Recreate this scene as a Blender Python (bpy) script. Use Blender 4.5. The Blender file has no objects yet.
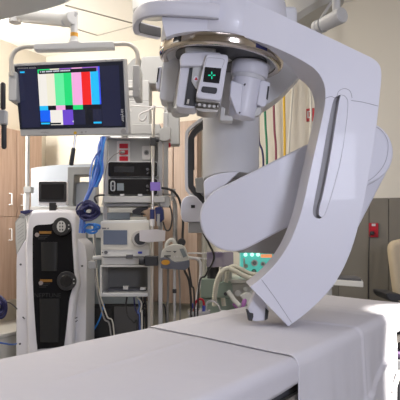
import bpy, bmesh, math, random
from mathutils import Vector, Matrix, noise
from mathutils.geometry import tessellate_polygon
random.seed(7)
S = bpy.context.scene
COL = S.collection
F, HY, CZ = 560.0, 228.0, 1.4          # focal length in pixels, horizon row, eye height

def W(px, py, Y):
    return Vector(((px - 200.0) / F * Y, Y, CZ - (py - HY) / F * Y))
def PX(n, Y):                          # a length of n pixels at distance Y
    return n / F * Y

# ------------------------------------------------------------------ materials
MATS = {}
def mat(name, col, rough=0.5, metal=0.0, emit=None, estr=1.0, noise_amt=0.0, noise_scale=40.0, bump=0.0, bscale=200.0, trans=0.0, coat=0.0, spec=0.5, alpha=1.0):
    m = bpy.data.materials.new(name); m.use_nodes = True
    nt = m.node_tree; b = nt.nodes['Principled BSDF']
    b.inputs['Base Color'].default_value = (*col, 1)
    b.inputs['Roughness'].default_value = rough
    b.inputs['Metallic'].default_value = metal
    b.inputs['Coat Weight'].default_value = coat
    b.inputs['Specular IOR Level'].default_value = spec
    b.inputs['Transmission Weight'].default_value = trans
    b.inputs['Alpha'].default_value = alpha
    if emit:
        b.inputs['Emission Color'].default_value = (*emit, 1)
        b.inputs['Emission Strength'].default_value = estr
    if noise_amt or bump:
        tc = nt.nodes.new('ShaderNodeTexCoord')
        n = nt.nodes.new('ShaderNodeTexNoise'); n.inputs['Scale'].default_value = noise_scale
        n.inputs['Detail'].default_value = 4
        nt.links.new(tc.outputs['Object'], n.inputs['Vector'])
        if noise_amt:
            r = nt.nodes.new('ShaderNodeMix'); r.data_type = 'RGBA'
            r.inputs[6].default_value = (*[c * (1 - noise_amt) for c in col], 1)
            r.inputs[7].default_value = (*[min(1, c * (1 + noise_amt)) for c in col], 1)
            nt.links.new(n.outputs['Fac'], r.inputs[0])
            nt.links.new(r.outputs[2], b.inputs['Base Color'])
        if bump:
            n2 = nt.nodes.new('ShaderNodeTexNoise'); n2.inputs['Scale'].default_value = bscale
            nt.links.new(tc.outputs['Object'], n2.inputs['Vector'])
            bp = nt.nodes.new('ShaderNodeBump'); bp.inputs['Strength'].default_value = bump
            bp.inputs['Distance'].default_value = 0.002
            nt.links.new(n2.outputs['Fac'], bp.inputs['Height'])
            nt.links.new(bp.outputs['Normal'], b.inputs['Normal'])
    MATS[name] = m
    return m

def wood_mat(name, c1, c2):
    m = bpy.data.materials.new(name); m.use_nodes = True
    nt = m.node_tree; b = nt.nodes['Principled BSDF']
    tc = nt.nodes.new('ShaderNodeTexCoord'); mp = nt.nodes.new('ShaderNodeMapping')
    mp.inputs['Scale'].default_value = (26, 26, 0.9)
    n = nt.nodes.new('ShaderNodeTexNoise'); n.inputs['Scale'].default_value = 2.2; n.inputs['Detail'].default_value = 5
    n.inputs['Distortion'].default_value = 0.6
    cr = nt.nodes.new('ShaderNodeValToRGB')
    cr.color_ramp.elements[0].color = (*c1, 1); cr.color_ramp.elements[0].position = 0.3
    cr.color_ramp.elements[1].color = (*c2, 1); cr.color_ramp.elements[1].position = 0.7
    nt.links.new(tc.outputs['Object'], mp.inputs['Vector']); nt.links.new(mp.outputs['Vector'], n.inputs['Vector'])
    nt.links.new(n.outputs['Fac'], cr.inputs['Fac']); nt.links.new(cr.outputs['Color'], b.inputs['Base Color'])
    b.inputs['Roughness'].default_value = 0.45
    MATS[name] = m
    return m

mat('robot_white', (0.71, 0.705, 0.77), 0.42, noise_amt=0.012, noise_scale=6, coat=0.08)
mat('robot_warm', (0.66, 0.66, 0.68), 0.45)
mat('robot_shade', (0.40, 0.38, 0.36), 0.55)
mat('joint_shade', (0.20, 0.17, 0.15), 0.6)  # shade of the gap below the column, put into the colour
mat('boom_pale', (0.74, 0.75, 0.72), 0.4)
mat('tray_grey', (0.20, 0.195, 0.185), 0.6)
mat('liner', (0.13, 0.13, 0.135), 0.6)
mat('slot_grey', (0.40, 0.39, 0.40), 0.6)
mat('frame_dark', (0.055, 0.055, 0.06), 0.55)
mat('rubber', (0.035, 0.035, 0.04), 0.55)
mat('seam', (0.33, 0.32, 0.36), 0.7)
mat('chrome', (0.62, 0.55, 0.48), 0.13, metal=1.0)
mat('coupling_steel', (0.42, 0.40, 0.37), 0.3, metal=0.9)
mat('black_glass', (0.012, 0.012, 0.015), 0.12, coat=0.5)
mat('black_plastic', (0.025, 0.025, 0.028), 0.4)
mat('dark_grey', (0.10, 0.10, 0.11), 0.5)
mat('mid_grey', (0.34, 0.34, 0.34), 0.5)
mat('boom_grey', (0.42, 0.42, 0.42), 0.45, noise_amt=0.02, noise_scale=5)
mat('light_grey', (0.52, 0.52, 0.52), 0.45)
mat('pale_plastic', (0.56, 0.55, 0.53), 0.45)
mat('device_white', (0.70, 0.69, 0.66), 0.45)
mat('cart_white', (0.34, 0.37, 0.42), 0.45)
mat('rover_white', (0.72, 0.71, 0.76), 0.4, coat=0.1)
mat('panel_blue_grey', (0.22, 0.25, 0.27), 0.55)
mat('aluminium', (0.62, 0.62, 0.63), 0.35, metal=0.7)
mat('steel', (0.66, 0.62, 0.56), 0.28, metal=0.9)
mat('tube_tan', (0.50, 0.47, 0.43), 0.45)
mat('orange', (0.62, 0.30, 0.03), 0.5)
mat('label_amber', (0.24, 0.11, 0.015), 0.5)
mat('yellow', (0.75, 0.46, 0.03), 0.5)
mat('red', (0.42, 0.012, 0.025), 0.4)
mat('bright_red', (0.55, 0.01, 0.03), 0.35)
mat('maroon', (0.26, 0.06, 0.09), 0.5)
mat('green', (0.02, 0.20, 0.10), 0.5)
mat('dark_green', (0.03, 0.07, 0.10), 0.5)
mat('white_hose', (0.66, 0.63, 0.55), 0.5)
mat('cable_black', (0.035, 0.033, 0.035), 0.5)
mat('cable_grey', (0.25, 0.24, 0.23), 0.5)
mat('cable_blue', (0.05, 0.17, 0.62), 0.45)
mat('cable_sky', (0.03, 0.22, 0.66), 0.45)
mat('cable_pale_blue', (0.17, 0.28, 0.70), 0.45)
mat('navy', (0.025, 0.025, 0.10), 0.5)
mat('violet_tag', (0.26, 0.17, 0.55), 0.5)
mat('clamp_blue', (0.025, 0.035, 0.14), 0.45)
mat('paper', (0.60, 0.57, 0.59), 0.8)
mat('paper_grey', (0.52, 0.52, 0.51), 0.8)
mat('plate_white', (0.70, 0.68, 0.68), 0.45)
mat('unit_screen', (0.08, 0.09, 0.12), 0.2, emit=(0.16, 0.19, 0.27), estr=0.25)
mat('machine_green', (0.33, 0.41, 0.35), 0.5)
mat('machine_cream', (0.62, 0.60, 0.55), 0.5)
mat('corrugated', (0.72, 0.69, 0.58), 0.55)
mat('teal_panel', (0.12, 0.42, 0.38), 0.4, emit=(0.10, 0.55, 0.48), estr=0.6)
mat('teal_lamp', (0.6, 0.95, 0.85), 0.4, emit=(0.55, 1.0, 0.85), estr=1.3)
mat('orange_lamp', (0.9, 0.35, 0.15), 0.4, emit=(1.0, 0.30, 0.12), estr=0.8)
mat('clear', (0.86, 0.84, 0.90), 0.15, alpha=0.38)
mat('clear_violet', (0.30, 0.26, 0.38), 0.15, alpha=0.62)
mat('magenta', (0.42, 0.16, 0.45), 0.45)
mat('clip_blue', (0.06, 0.08, 0.45), 0.45)
mat('warmer_band', (0.13, 0.14, 0.18), 0.5)
mat('warmer_top', (0.60, 0.59, 0.55), 0.5)
mat('sheet', (0.60, 0.58, 0.61), 0.9, noise_amt=0.015, noise_scale=30, bump=0.25, bscale=420)
mat('over_sheet', (0.66, 0.64, 0.665), 0.9, noise_amt=0.015, noise_scale=30, bump=0.25, bscale=420)
mat('violet_pad', (0.20, 0.13, 0.24), 0.7)
mat('beige', (0.55, 0.45, 0.31), 0.65, noise_amt=0.03)
mat('wall_cream', (0.70, 0.655, 0.57), 0.85, noise_amt=0.012, noise_scale=3, bump=0.1, bscale=150)
mat('ceiling_white', (0.78, 0.75, 0.69), 0.9, noise_amt=0.01, noise_scale=2)
mat('floor_vinyl', (0.36, 0.35, 0.33), 0.35, noise_amt=0.05, noise_scale=12)
mat('wainscot', (0.185, 0.165, 0.135), 0.6, noise_amt=0.03, noise_scale=5)
mat('wainscot_seam', (0.10, 0.09, 0.075), 0.7)
mat('trim_white', (0.72, 0.70, 0.65), 0.6)
mat('ceiling_seam', (0.36, 0.34, 0.30), 0.8)
mat('head_beige', (0.47, 0.45, 0.40), 0.5)
mat('faint_text', (0.035, 0.035, 0.037), 0.6, spec=.2)
mat('sticker', (0.26, 0.22, 0.22), 0.5)
mat('frame_grey', (0.16, 0.165, 0.17), 0.5)
mat('unit_cream', (0.68, 0.65, 0.58), 0.45)
mat('ink', (0.08, 0.08, 0.09), 0.6)
mat('text_white', (0.75, 0.75, 0.75), 0.5)
mat('smoke_window', (0.009, 0.009, 0.011), 0.2, spec=.2)
mat('canister', (0.022, 0.022, 0.023), 0.4, spec=.25)
mat('dial_mark', (0.55, 0.55, 0.55), 0.4)
wood_mat('wood', (0.38, 0.265, 0.205), (0.47, 0.35, 0.28))
wood_mat('wood_pale', (0.46, 0.305, 0.225), (0.58, 0.41, 0.32))
def screen(name, c, s=1.0):
    return mat(name, tuple(x * 0.05 for x in c), 0.2, emit=c, estr=s)
for n, c in dict(scr_white=(0.88, 0.84, 0.78), scr_cream=(0.86, 0.82, 0.66), scr_mint=(0.14, 0.85, 0.36), scr_green=(0.02, 0.72, 0.20),
                 scr_pink=(0.90, 0.42, 0.75), scr_red=(0.88, 0.02, 0.02), scr_cyan=(0.02, 0.52, 0.95), scr_blue=(0.01, 0.13, 0.90),
                 scr_purple=(0.16, 0.07, 0.62), scr_dark=(0.010, 0.012, 0.022), scr_black=(0.008, 0.009, 0.016), scr_navy=(0.018, 0.02, 0.05),
                 scr_glow=(0.05, 0.10, 0.9), scr_violet=(0.30, 0.12, 0.55), scr_text=(0.6, 0.62, 0.7), cross=(0.0, 0.75, 0.40)).items():
    screen(n, c)

# ------------------------------------------------------------------ mesh helpers
def obj(name, bm, m, parent=None, bevel=0.0, seg=2, angle=35, smooth=True, Mx=None):
    if isinstance(m, str): m = [m]
    if Mx is not None: bm.transform(Mx)
    bmesh.ops.recalc_face_normals(bm, faces=bm.faces[:])
    lo = Vector((min(v.co[i] for v in bm.verts) for i in range(3)))
    hi = Vector((max(v.co[i] for v in bm.verts) for i in range(3)))
    c = (lo + hi) / 2
    if parent is None: c.z = lo.z
    for v in bm.verts: v.co -= c
    me = bpy.data.meshes.new(name); bm.to_mesh(me); bm.free()
    for x in m: me.materials.append(MATS[x])
    if smooth:
        for p in me.polygons: p.use_smooth = True
        me.set_sharp_from_angle(angle=math.radians(angle))
    o = bpy.data.objects.new(name, me); COL.objects.link(o)
    if parent is not None:
        o.parent = parent
        w = Vector((0, 0, 0)); p = parent
        while p is not None: w += p.location; p = p.parent
        o.location = c - w
    else:
        o.location = c
    if bevel:
        b = o.modifiers.new('bevel', 'BEVEL'); b.width = bevel; b.segments = seg
        b.limit_method = 'ANGLE'; b.angle_limit = math.radians(30); b.harden_normals = smooth
    return o

def tag(o, label=None, cat=None, group=None, kind=None):
    if label: o['label'] = label
    if cat: o['category'] = cat
    if group: o['group'] = group
    if kind: o['kind'] = kind
    return o
def thing(name, label, cat, loc, group=None):
    o = bpy.data.objects.new(name, None); COL.objects.link(o)
    o.location = loc; o.empty_display_size = 0.1
    return tag(o, label, cat, group)
def struct(name, bm, m, **k):
    return tag(obj(name, bm, m, **k), kind='structure')

def BM(): return bmesh.new()
def box(bm, lo, hi, mi=0):
    x0, y0, z0 = lo; x1, y1, z1 = hi
    v = [bm.verts.new(p) for p in ((x0,y0,z0),(x1,y0,z0),(x1,y1,z0),(x0,y1,z0),(x0,y0,z1),(x1,y0,z1),(x1,y1,z1),(x0,y1,z1))]
    for f in ((0,1,2,3),(4,5,6,7),(0,1,5,4),(1,2,6,5),(2,3,7,6),(3,0,4,7)):
        bm.faces.new([v[i] for i in f]).material_index = mi
    return bm
def pbox(bm, x0, y0, x1, y1, Y0, Y1, mi=0):
    a = W(x0, y1, Y0); b = W(x1, y0, Y0)
    return box(bm, (a.x, Y0, a.z), (b.x, Y1, b.z), mi)
def prism(bm, pts, Y0, Y1, mi=0):       # outline given at depth Y0, run straight back to Y1
    f = [bm.verts.new(W(x, y, Y0)) for x, y in pts]
    b = [bm.verts.new((v.co.x, Y1, v.co.z)) for v in f]
    n = len(f)
    bm.faces.new(f).material_index = mi; bm.faces.new(b[::-1]).material_index = mi
    for i in range(n):
        j = (i + 1) % n
        bm.faces.new((f[i], b[i], b[j], f[j])).material_index = mi
    return bm
def vprism(bm, plan, z0, z1, mi=0):     # plan outline, vertical extrusion
    lo = [bm.verts.new((x, y, z0)) for x, y in plan]; hi = [bm.verts.new((x, y, z1)) for x, y in plan]
    n = len(lo); bm.faces.new(lo).material_index = mi; bm.faces.new(hi[::-1]).material_index = mi
    for i in range(n):
        j = (i + 1) % n
        bm.faces.new((lo[i], lo[j], hi[j], hi[i])).material_index = mi
    return bm
def spline(pts, n=8, closed=False):
    pts = [Vector(p) for p in pts]; out = []; N = len(pts)
    rng = range(N) if closed else range(N - 1)
    for i in rng:
        g = (lambda k: pts[k % N]) if closed else (lambda k: pts[max(0, min(N - 1, k))])
        p0, p1, p2, p3 = g(i - 1), g(i), g(i + 1), g(i + 2)
        for k in range(n):
            t = k / n
            out.append(0.5 * ((2 * p1) + (p2 - p0) * t + (2 * p0 - 5 * p1 + 4 * p2 - p3) * t * t + (3 * p1 - p0 - 3 * p2 + p3) * t ** 3))
    if not closed: out.append(pts[-1])
    return out
def spl2(pts, n=5, closed=False):
    return [(p.x, p.y) for p in spline([(x, y, 0) for x, y in pts], n, closed)]
def tube(bm, pts, r, seg=10, mi=0, caps=True, radii=None, section=None):
    pts = [Vector(p) for p in pts]; N = len(pts)
    up = None; rings = []
    for i, p in enumerate(pts):
        t = (pts[min(i + 1, N - 1)] - pts[max(i - 1, 0)]).normalized()
        if up is None:
            up = Vector((0, 0, 1)) if abs(t.z) < 0.9 else Vector((0, 1, 0))
        a = (up - t * up.dot(t)).normalized(); b = t.cross(a); up = a
        rr = radii[i] if radii else r
        if section: rings.append([bm.verts.new(p + a * u + b * v) for u, v in section])
        else: rings.append([bm.verts.new(p + (a * math.cos(q) + b * math.sin(q)) * rr) for q in [2 * math.pi * k / seg for k in range(seg)]])
    n = len(rings[0])
    for i in range(N - 1):
        for k in range(n):
            l = (k + 1) % n
            bm.faces.new((rings[i][k], rings[i][l], rings[i + 1][l], rings[i + 1][k])).material_index = mi
    if caps:
        bm.faces.new(rings[0][::-1]).material_index = mi; bm.faces.new(rings[-1]).material_index = mi
    return bm
def cyl(bm, a, b, r, r2=None, seg=24, mi=0):
    return tube(bm, [a, b], r, seg, mi, True, [r, r if r2 is None else r2])
def lathe(bm, prof, seg=48, Mx=None, mi=0):       # prof of (radius, height) around z
    rings = []
    for r, z in prof:
        if r < 1e-6: rings.append([bm.verts.new((0, 0, z))])
        else: rings.append([bm.verts.new((r * math.cos(2 * math.pi * k / seg), r * math.sin(2 * math.pi * k / seg), z)) for k in range(seg)])
    for A, B in zip(rings, rings[1:]):
        for k in range(seg):
            l = (k + 1) % seg
            if len(A) == 1: f = (A[0], B[k], B[l])
            elif len(B) == 1: f = (A[k], A[l], B[0])
            else: f = (A[k], A[l], B[l], B[k])
            bm.faces.new(f).material_index = mi
    if Mx is not None: bmesh.ops.transform(bm, matrix=Mx, verts=[v for R in rings for v in R])
    return bm
def circ(cx, cy, rx, ry=None, n=28):
    ry = rx if ry is None else ry
    return [(cx + rx * math.cos(2 * math.pi * k / n), cy + ry * math.sin(2 * math.pi * k / n)) for k in range(n)]
def hull2(c1, r1, c2, r2, n=20):        # outline of two circles joined by their outer tangents
    dx, dy = c2[0] - c1[0], c2[1] - c1[1]; d = math.hypot(dx, dy); a = math.atan2(dy, dx); b = math.acos((r1 - r2) / d)
    out = []
    for k in range(n + 1):
        q = a + b + (2 * math.pi - 2 * b) * k / n
        out.append((c1[0] + r1 * math.cos(q), c1[1] + r1 * math.sin(q)))
    for k in range(n + 1):
        q = a - b + 2 * b * k / n
        out.append((c2[0] + r2 * math.cos(q), c2[1] + r2 * math.sin(q)))
    return out
def rrect(x0, y0, x1, y1, r, n=4):
    out = []
    for cx, cy, a0 in ((x1 - r, y0 + r, -90), (x1 - r, y1 - r, 0), (x0 + r, y1 - r, 90), (x0 + r, y0 + r, 180)):
        for k in range(n + 1):
            q = math.radians(a0 + 90 * k / n); out.append((cx + r * math.cos(q), cy + r * math.sin(q)))
    return out
def ribbon(pts, w):                     # closed outline of a polyline of width w
    L, R = [], []
    for i, (x, y) in enumerate(pts):
        x0, y0 = pts[max(0, i - 1)]; x1, y1 = pts[min(len(pts) - 1, i + 1)]
        d = math.hypot(x1 - x0, y1 - y0); nx, ny = -(y1 - y0) / d, (x1 - x0) / d
        L.append((x + nx * w / 2, y + ny * w / 2)); R.append((x - nx * w / 2, y - ny * w / 2))
    return L + R[::-1]
def text_bm(txt, fn, depth=0.0):        # lettering as a mesh; fn maps text-plane (u, v), height 1, to the place
    cu = bpy.data.curves.new('lettering', 'FONT'); cu.body = txt; cu.align_x = 'CENTER'; cu.align_y = 'CENTER'
    cu.resolution_u = 3
    o = bpy.data.objects.new('lettering', cu); COL.objects.link(o)
    dg = bpy.context.evaluated_depsgraph_get(); me = bpy.data.meshes.new_from_object(o.evaluated_get(dg))
    bm = BM(); bm.from_mesh(me)
    bpy.data.objects.remove(o); bpy.data.curves.remove(cu); bpy.data.meshes.remove(me)
    for v in bm.verts: v.co = fn(v.co.x, v.co.y)
    return bm
def boolean(o, cut):
    md = o.modifiers.new('cut', 'BOOLEAN'); md.object = cut; md.operation = 'DIFFERENCE'; md.solver = 'EXACT'
    dg = bpy.context.evaluated_depsgraph_get(); me = bpy.data.meshes.new_from_object(o.evaluated_get(dg))
    o.modifiers.clear(); old = o.data; o.data = me; bpy.data.meshes.remove(old); bpy.data.objects.remove(cut)

# ------------------------------------------------------------------ the room
H = 3.15
CORNER = Vector((-1.576, 5.73)); U = Vector((0.891, -0.454)).normalized(); V = Vector((-U.y, U.x)) * -1   # U along the back wall, V from back wall to camera
V = Vector((-0.454, -0.891)).normalized()
def R(u, v, z=0.0):
    p = CORNER + U * u + V * v
    return Vector((p.x, p.y, z))
def rbox(bm, u0, u1, v0, v1, z0, z1, mi=0):
    return vprism(bm, [R(u0, v0)[:2], R(u1, v0)[:2], R(u1, v1)[:2], R(u0, v1)[:2]], z0, z1, mi)
RU, RV = 7.0, 8.0
struct('floor', rbox(BM(), -0.1, RU + 0.1, -0.1, RV + 0.1, -0.1, 0), 'floor_vinyl')
struct('ceiling', rbox(BM(), -0.1, RU + 0.1, -0.1, RV + 0.1, H, H + 0.1), 'ceiling_white')
struct('wall_back', rbox(BM(), -0.1, RU + 0.1, -0.1, 0, 0, H), 'wall_cream')
struct('wall_left', rbox(BM(), -0.1, 0, 0, RV, 0, H), 'wall_cream')
struct('wall_right', rbox(BM(), RU, RU + 0.1, 0, RV, 0, H), 'wall_cream')
struct('wall_front', rbox(BM(), -0.1, RU + 0.1, RV, RV + 0.1, 0, H), 'wall_cream')
def on_back(px, off=0.0):               # back-wall coordinate u seen at pixel column px, off metres in front of the wall
    k = (px - 200) / F                  # (C + U u + V off).x = k * y
    c = CORNER + V * off
    return (k * c.y - c.x) / (U.x - k * U.y)
def on_left(px, off=0.0):
    k = (px - 200) / F; c = CORNER + U * off
    return (k * c.y - c.x) / (V.x - k * V.y)
def zat(p, py): return CZ - (py - HY) / F * p.y
# wainscot panel of the right part of the back wall, with its seams
bm = BM(); us = [on_back(300), on_back(339), on_back(369.5), on_back(389), on_back(430), RU - 0.05]
for a, b in zip(us, us[1:]): rbox(bm, a + 0.003, b - 0.003, 0.0, 0.018, 0.1, 1.625)
rbox(bm, us[0], us[-1], 0, 0.012, 0.1, 1.62, 1)
struct('trim_1', bm, ['wainscot', 'wainscot_seam'])
struct('baseboard_back', rbox(BM(), us[0], RU, 0, 0.02, 0, 0.1), 'wainscot')
u0 = on_back(198.5, 0.03)
struct('trim_2', rbox(BM(), u0, u0 + 0.06, 0, 0.04, 0, 2.36), 'trim_white')
def seam(n, a, b):
    def c(p): Y = (H - CZ) * F / (HY - p[1]); return Vector(((p[0] - 200) / F * Y, Y, H - 0.002))
    struct('trim_%d' % n, tube(BM(), [c(a), c(b)], 0.006, 6), 'ceiling_seam')
seam(3, (65, 5), (141, 25.3)); seam(4, (45, 19.5), (97.5, 35.2)); seam(5, (97.5, 35.2), (133, 25.8))

# ------------------------------------------------------------------ cabinets
def cabinet(name, label, u0, u1, v0, v1, z0, z1, splits, woodm, axis, group=None, handles=True, near=True):
    mid = R((u0 + u1) / 2, (v0 + v1) / 2, z0)
    t = thing(name, label, 'cabinet', mid, group)
    e = 0.018
    if axis == 'left':
        obj('body', rbox(BM(), u0, u1 - e, v0, v1, z0, z1), woodm, t)
        for a, b in splits:
            d = obj('door', rbox(BM(), u1 - e + 0.001, u1, v0 + 0.003, v1 - 0.003, a + 0.003, b - 0.003), woodm, t, bevel=0.002)
            if handles:
                vv = v1 - 0.05 if near else v0 + 0.09; zz = (a + 0.16 if a > 1.4 else b - 0.16)
                p = R(u1, vv, zz); q = R(u1 + 0.03, vv, zz)
                obj('handle', tube(BM(), [p + Vector((0, 0, -.05)), q + Vector((0, 0, -.05)), q + Vector((0, 0, .05)), p + Vector((0, 0, .05))], 0.0075, 8), 'plate_white', d)
    else:
        obj('body', rbox(BM(), u0, u1, v0, v1 - e, z0, z1), woodm, t)
        for a, b in splits:
            d = obj('door', rbox(BM(), u0 + 0.003, u1 - 0.003, v1 - e + 0.001, v1, a + 0.003, b - 0.003), woodm, t, bevel=0.002)
            if handles:
                uu = u0 + 0.05; zz = (a + 0.16 if a > 1.4 else b - 0.16)
                p = R(uu, v1, zz); q = R(uu, v1 + 0.03, zz)
                obj('handle', tube(BM(), [p + Vector((0, 0, -.05)), q + Vector((0, 0, -.05)), q + Vector((0, 0, .05)), p + Vector((0, 0, .05))], 0.006, 8), 'plate_white', d)
    return t
va, vb = on_left(42, 0.18), on_left(17.2, 0.18)
cabinet('wall_cabinet', 'pale wood wall cabinet behind the pole of the suction rover', 0.0, 0.18, va, vb, 0.75, 2.30, [(0.75, 1.5), (1.5, 2.30)], 'wood_pale', 'left', 'wood cabinets on the left wall')
cabinet('wall_cabinet', 'pale wood wall cabinet at the far left edge of the picture', 0.0, 0.18, vb + 0.004, vb + 0.6, 0.75, 2.30, [(0.75, 1.5), (1.5, 2.30)], 'wood_pale', 'left', 'wood cabinets on the left wall', True, False)
t = thing('base_cabinet', 'white low cabinet standing under the pale wood cabinets', 'cabinet', R(0.25, va + 0.5))
obj('body', rbox(BM(), 0, 0.46, va + 0.05, vb + 0.8, 0.0, 0.50), 'device_white', t, bevel=0.01)
obj('top', rbox(BM(), 0, 0.48, va + 0.04, vb + 0.82, 0.501, 0.53), 'device_white', t, bevel=0.004)
ub = [on_back(127, 0.12), on_back(173.3, 0.12), on_back(197.5, 0.12)]
cabinet('tall_cabinet', 'tall wood cabinet half hidden behind the equipment tower', ub[0], ub[1] - 0.004, 0, 0.12, 0.74, 2.33, [(0.74, 2.33)], 'wood', 'back', 'wood cabinets on the back wall', False)
cabinet('tall_cabinet', 'tall wood cabinet seen through the grey loop handle', ub[1], ub[2], 0, 0.12, 0.74, 2.33, [(0.74, 2.33)], 'wood', 'back', 'wood cabinets on the back wall', False)

# ------------------------------------------------------------------ outlets on the wall
def wall_outlet(px0, py0, px1, py1, label):
    off = 0.018
    ua, ubb = on_back(px0, off), on_back(px1, off)
    zb, zt = zat(R(ua, off), py1), zat(R(ua, off), py0)
    return ua, ubb, zb, zt
ua, ubx, zb, zt = wall_outlet(369, 223, 378.5, 237.3, '')
t = thing('wall_outlet', 'red wall outlet with a black plug on the brown wall panel', 'outlet', R((ua + ubx) / 2, 0.02, zb))
obj('cover_plate', rbox(BM(), ua, ubx, 0.0185, 0.028, zb, zt), 'red', t, bevel=0.003)
w = ubx - ua; h = zt - zb
obj('label_strip', rbox(BM(), ua + w * .32, ua + w * .72, 0.0285, 0.030, zb + h * .78, zb + h * .95), 'paper', t)
obj('socket', rbox(BM(), ua + w * .25, ua + w * .75, 0.0285, 0.031, zb + h * .50, zb + h * .70), 'bright_red', t)
pc = thing('power_cord', 'black power cord hanging from the red wall outlet', 'cord', R(ua + w * .4, 0.04, zb))
obj('plug', rbox(BM(), ua + w * .18, ua + w * .62, 0.0295, 0.065, zb + h * .18, zb + h * .42), 'cable_black', pc, bevel=0.006)
A = R(ua + w * .22, 0.05, zb + h * .25)
obj('cord', tube(BM(), spline([A, A + Vector((-.012, -.01, -.08)), A + Vector((-.015, 0, -.35)), A + Vector((-.02, 0, -.8)), Vector((A.x - .05, A.y - .05, 0.02))], 8), 0.0045, 8), 'cable_black', pc)
ua, ubx, zb, zt = wall_outlet(306, 108.5, 314, 121.5, '')
t = thing('wall_sign', 'small red plate with white marks on the beige wall', 'sign', R((ua + ubx) / 2, 0.0, zb))
obj('plate', rbox(BM(), ua, ubx, 0.0, 0.012, zb, zt), 'red', t, bevel=0.002)
w = ubx - ua; h = zt - zb; bm = BM()
for a, b, c, d in ((.12, .30, .25, .80), (.12, .55, .25, .36), (.12, .55, .72, .80), (.62, .75, .25, .80), (.45, .56, .46, .60)):
    rbox(bm, ua + w * a, ua + w * b, 0.0125, 0.0135, zb + h * c, zb + h * d)
obj('marks', bm, 'paper', t)

# ------------------------------------------------------------------ hanging gas hoses
def hose(xs, m, label, Y, r=0.009):
    top = W(xs[0][0], -20, Y); top.z = H - 0.02
    pts = [top] + [W(x, y, Y) for x, y in xs]
    e = pts[-1]; pts.append(Vector((e.x - .02, Y, 0.8))); pts.append(Vector((e.x - .03, Y, 0.02)))
    r *= Y / 3.85
    tag(obj('gas_hose', tube(BM(), spline(pts, 8), r, 10), m), label, 'hose', 'gas hoses hanging from the ceiling')
hose([(263.5, 60), (264.5, 100), (265.5, 125), (267, 168)], 'green', 'green gas hose hanging just left of the maroon one', 4.50, 0.008)
hose([(258, 60), (258.5, 100), (259, 140), (263.5, 168)], 'navy', 'dark blue gas hose hanging left of the green one', 4.56, 0.007)
hose([(273, 60), (273.5, 100), (274.5, 130), (276, 165)], 'maroon', 'maroon gas hose hanging left of the yellow one', 4.5, 0.008)
hose([(284, 60), (284, 100), (284.5, 130), (284.5, 165)], 'yellow', 'yellow gas hose hanging from the ceiling', 4.48, 0.0085)
hose([(294, 60), (293, 85), (290.5, 120), (288.5, 160)], 'white_hose', 'white hose hanging just right of the yellow one', 4.46, 0.008)
hose([(310, 60), (310.5, 90), (311, 110), (310, 160)], 'white_hose', 'white hose hanging in front of the small red plate', 4.36, 0.008)
t = thing('ceiling_gas_plate', 'grey ceiling plate that the coloured hoses drop from', 'ceiling plate', Vector((0.66, 4.2, H - .05)))
obj('plate', box(BM(), (0.40, 4.05, H - .05), (0.92, 4.40, H - .001)), 'boom_grey', t, bevel=0.01)

# ------------------------------------------------------------------ surgical light behind the robot arm
t = thing('surgical_light', 'beige dome of a surgical light with an elbow arm above the robot', 'lamp', W(305, -20, 3.1))
Lm = Matrix.Translation(W(296, -8, 3.2)) @ Matrix.Rotation(math.radians(-28), 4, 'Y')
obj('lamp_head', lathe(BM(), [(0, .17), (.09, .165), (.16, .13), (.205, .06), (.222, -.03), (.222, -.16), (.20, -.19), (0, -.19)], 48, Lm), 'head_beige', t, angle=30)
e0, e1 = W(316, 28.5, 2.85), W(343, 14.5, 2.70)
d = (e1 - e0).normalized()
bm = BM(); tube(bm, [e0, e0 + d * .02, e0 + d * .021, e1 - d * .006, e1], .03, 28, radii=[.035, .037, .034, .0385, .034]); obj('elbow', bm, 'pale_plastic', t)
obj('elbow_ring', tube(BM(), [e0 + d * .045, e0 + d * .05], .0378, 28), 'mid_grey', t)
up = e1 - d * .035
obj('drop_tube', cyl(BM(), up + Vector((-.005, .0, .01)), Vector((up.x - .012, up.y, H)), .0195), 'pale_plastic', t)
obj('side_arm', tube(BM(), [e0 + d * .05, W(320, 20, 2.95), W(331, 3, 3.02), W(338, -10, 3.05)], .008, 8), 'pale_plastic', t)
obj('ceiling_post', cyl(BM(), W(296, -30, 3.2), Vector((W(296, -30, 3.2).x, 3.2, H)), .05), 'head_beige', t)

# ------------------------------------------------------------------ boom slab top left with its grips
t = thing('ceiling_boom', 'grey overhead boom slab at the top left corner', 'boom', Vector((-.8, 2.0, 2.22)))
plan = spl2([(-1.35, 2.50), (-1.0, 2.31), (-.786, 2.2), (-.56, 2.085), (-.45, 2.0), (-.44, 1.93), (-.52, 1.82), (-.8, 1.72), (-1.3, 1.75), (-1.45, 2.1)], 5, True)
obj('slab', vprism(BM(), plan, 2.21, 2.35), 'boom_pale', t, bevel=0.02, seg=4)
obj('ceiling_post', cyl(BM(), (-1.0, 2.05, 2.35), (-1.0, 2.05, H), .07), 'boom_grey', t)
obj('side_post', tube(BM(), [Vector((-.93, 2.3, 2.23)), Vector((-.93, 2.45, 2.1)), W(-14, 117, 2.5)], .015, 10), 'boom_grey', t)
obj('grip_bracket', pbox(BM(), -16, 109.5, 5.4, 124, 2.48, 2.52), 'light_grey', t, bevel=.006)
for (x, a, b) in ((3, 82.5, 110), (4, 123.5, 149)):
    p, q = W(x, a, 2.5), W(x, b, 2.5)
    obj('grip', tube(BM(), [p, p - Vector((0, 0, .008)), q + Vector((0, 0, .008)), q], .01, 14, radii=[.006, .0115, .0115, .006]), 'rubber', t)

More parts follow.
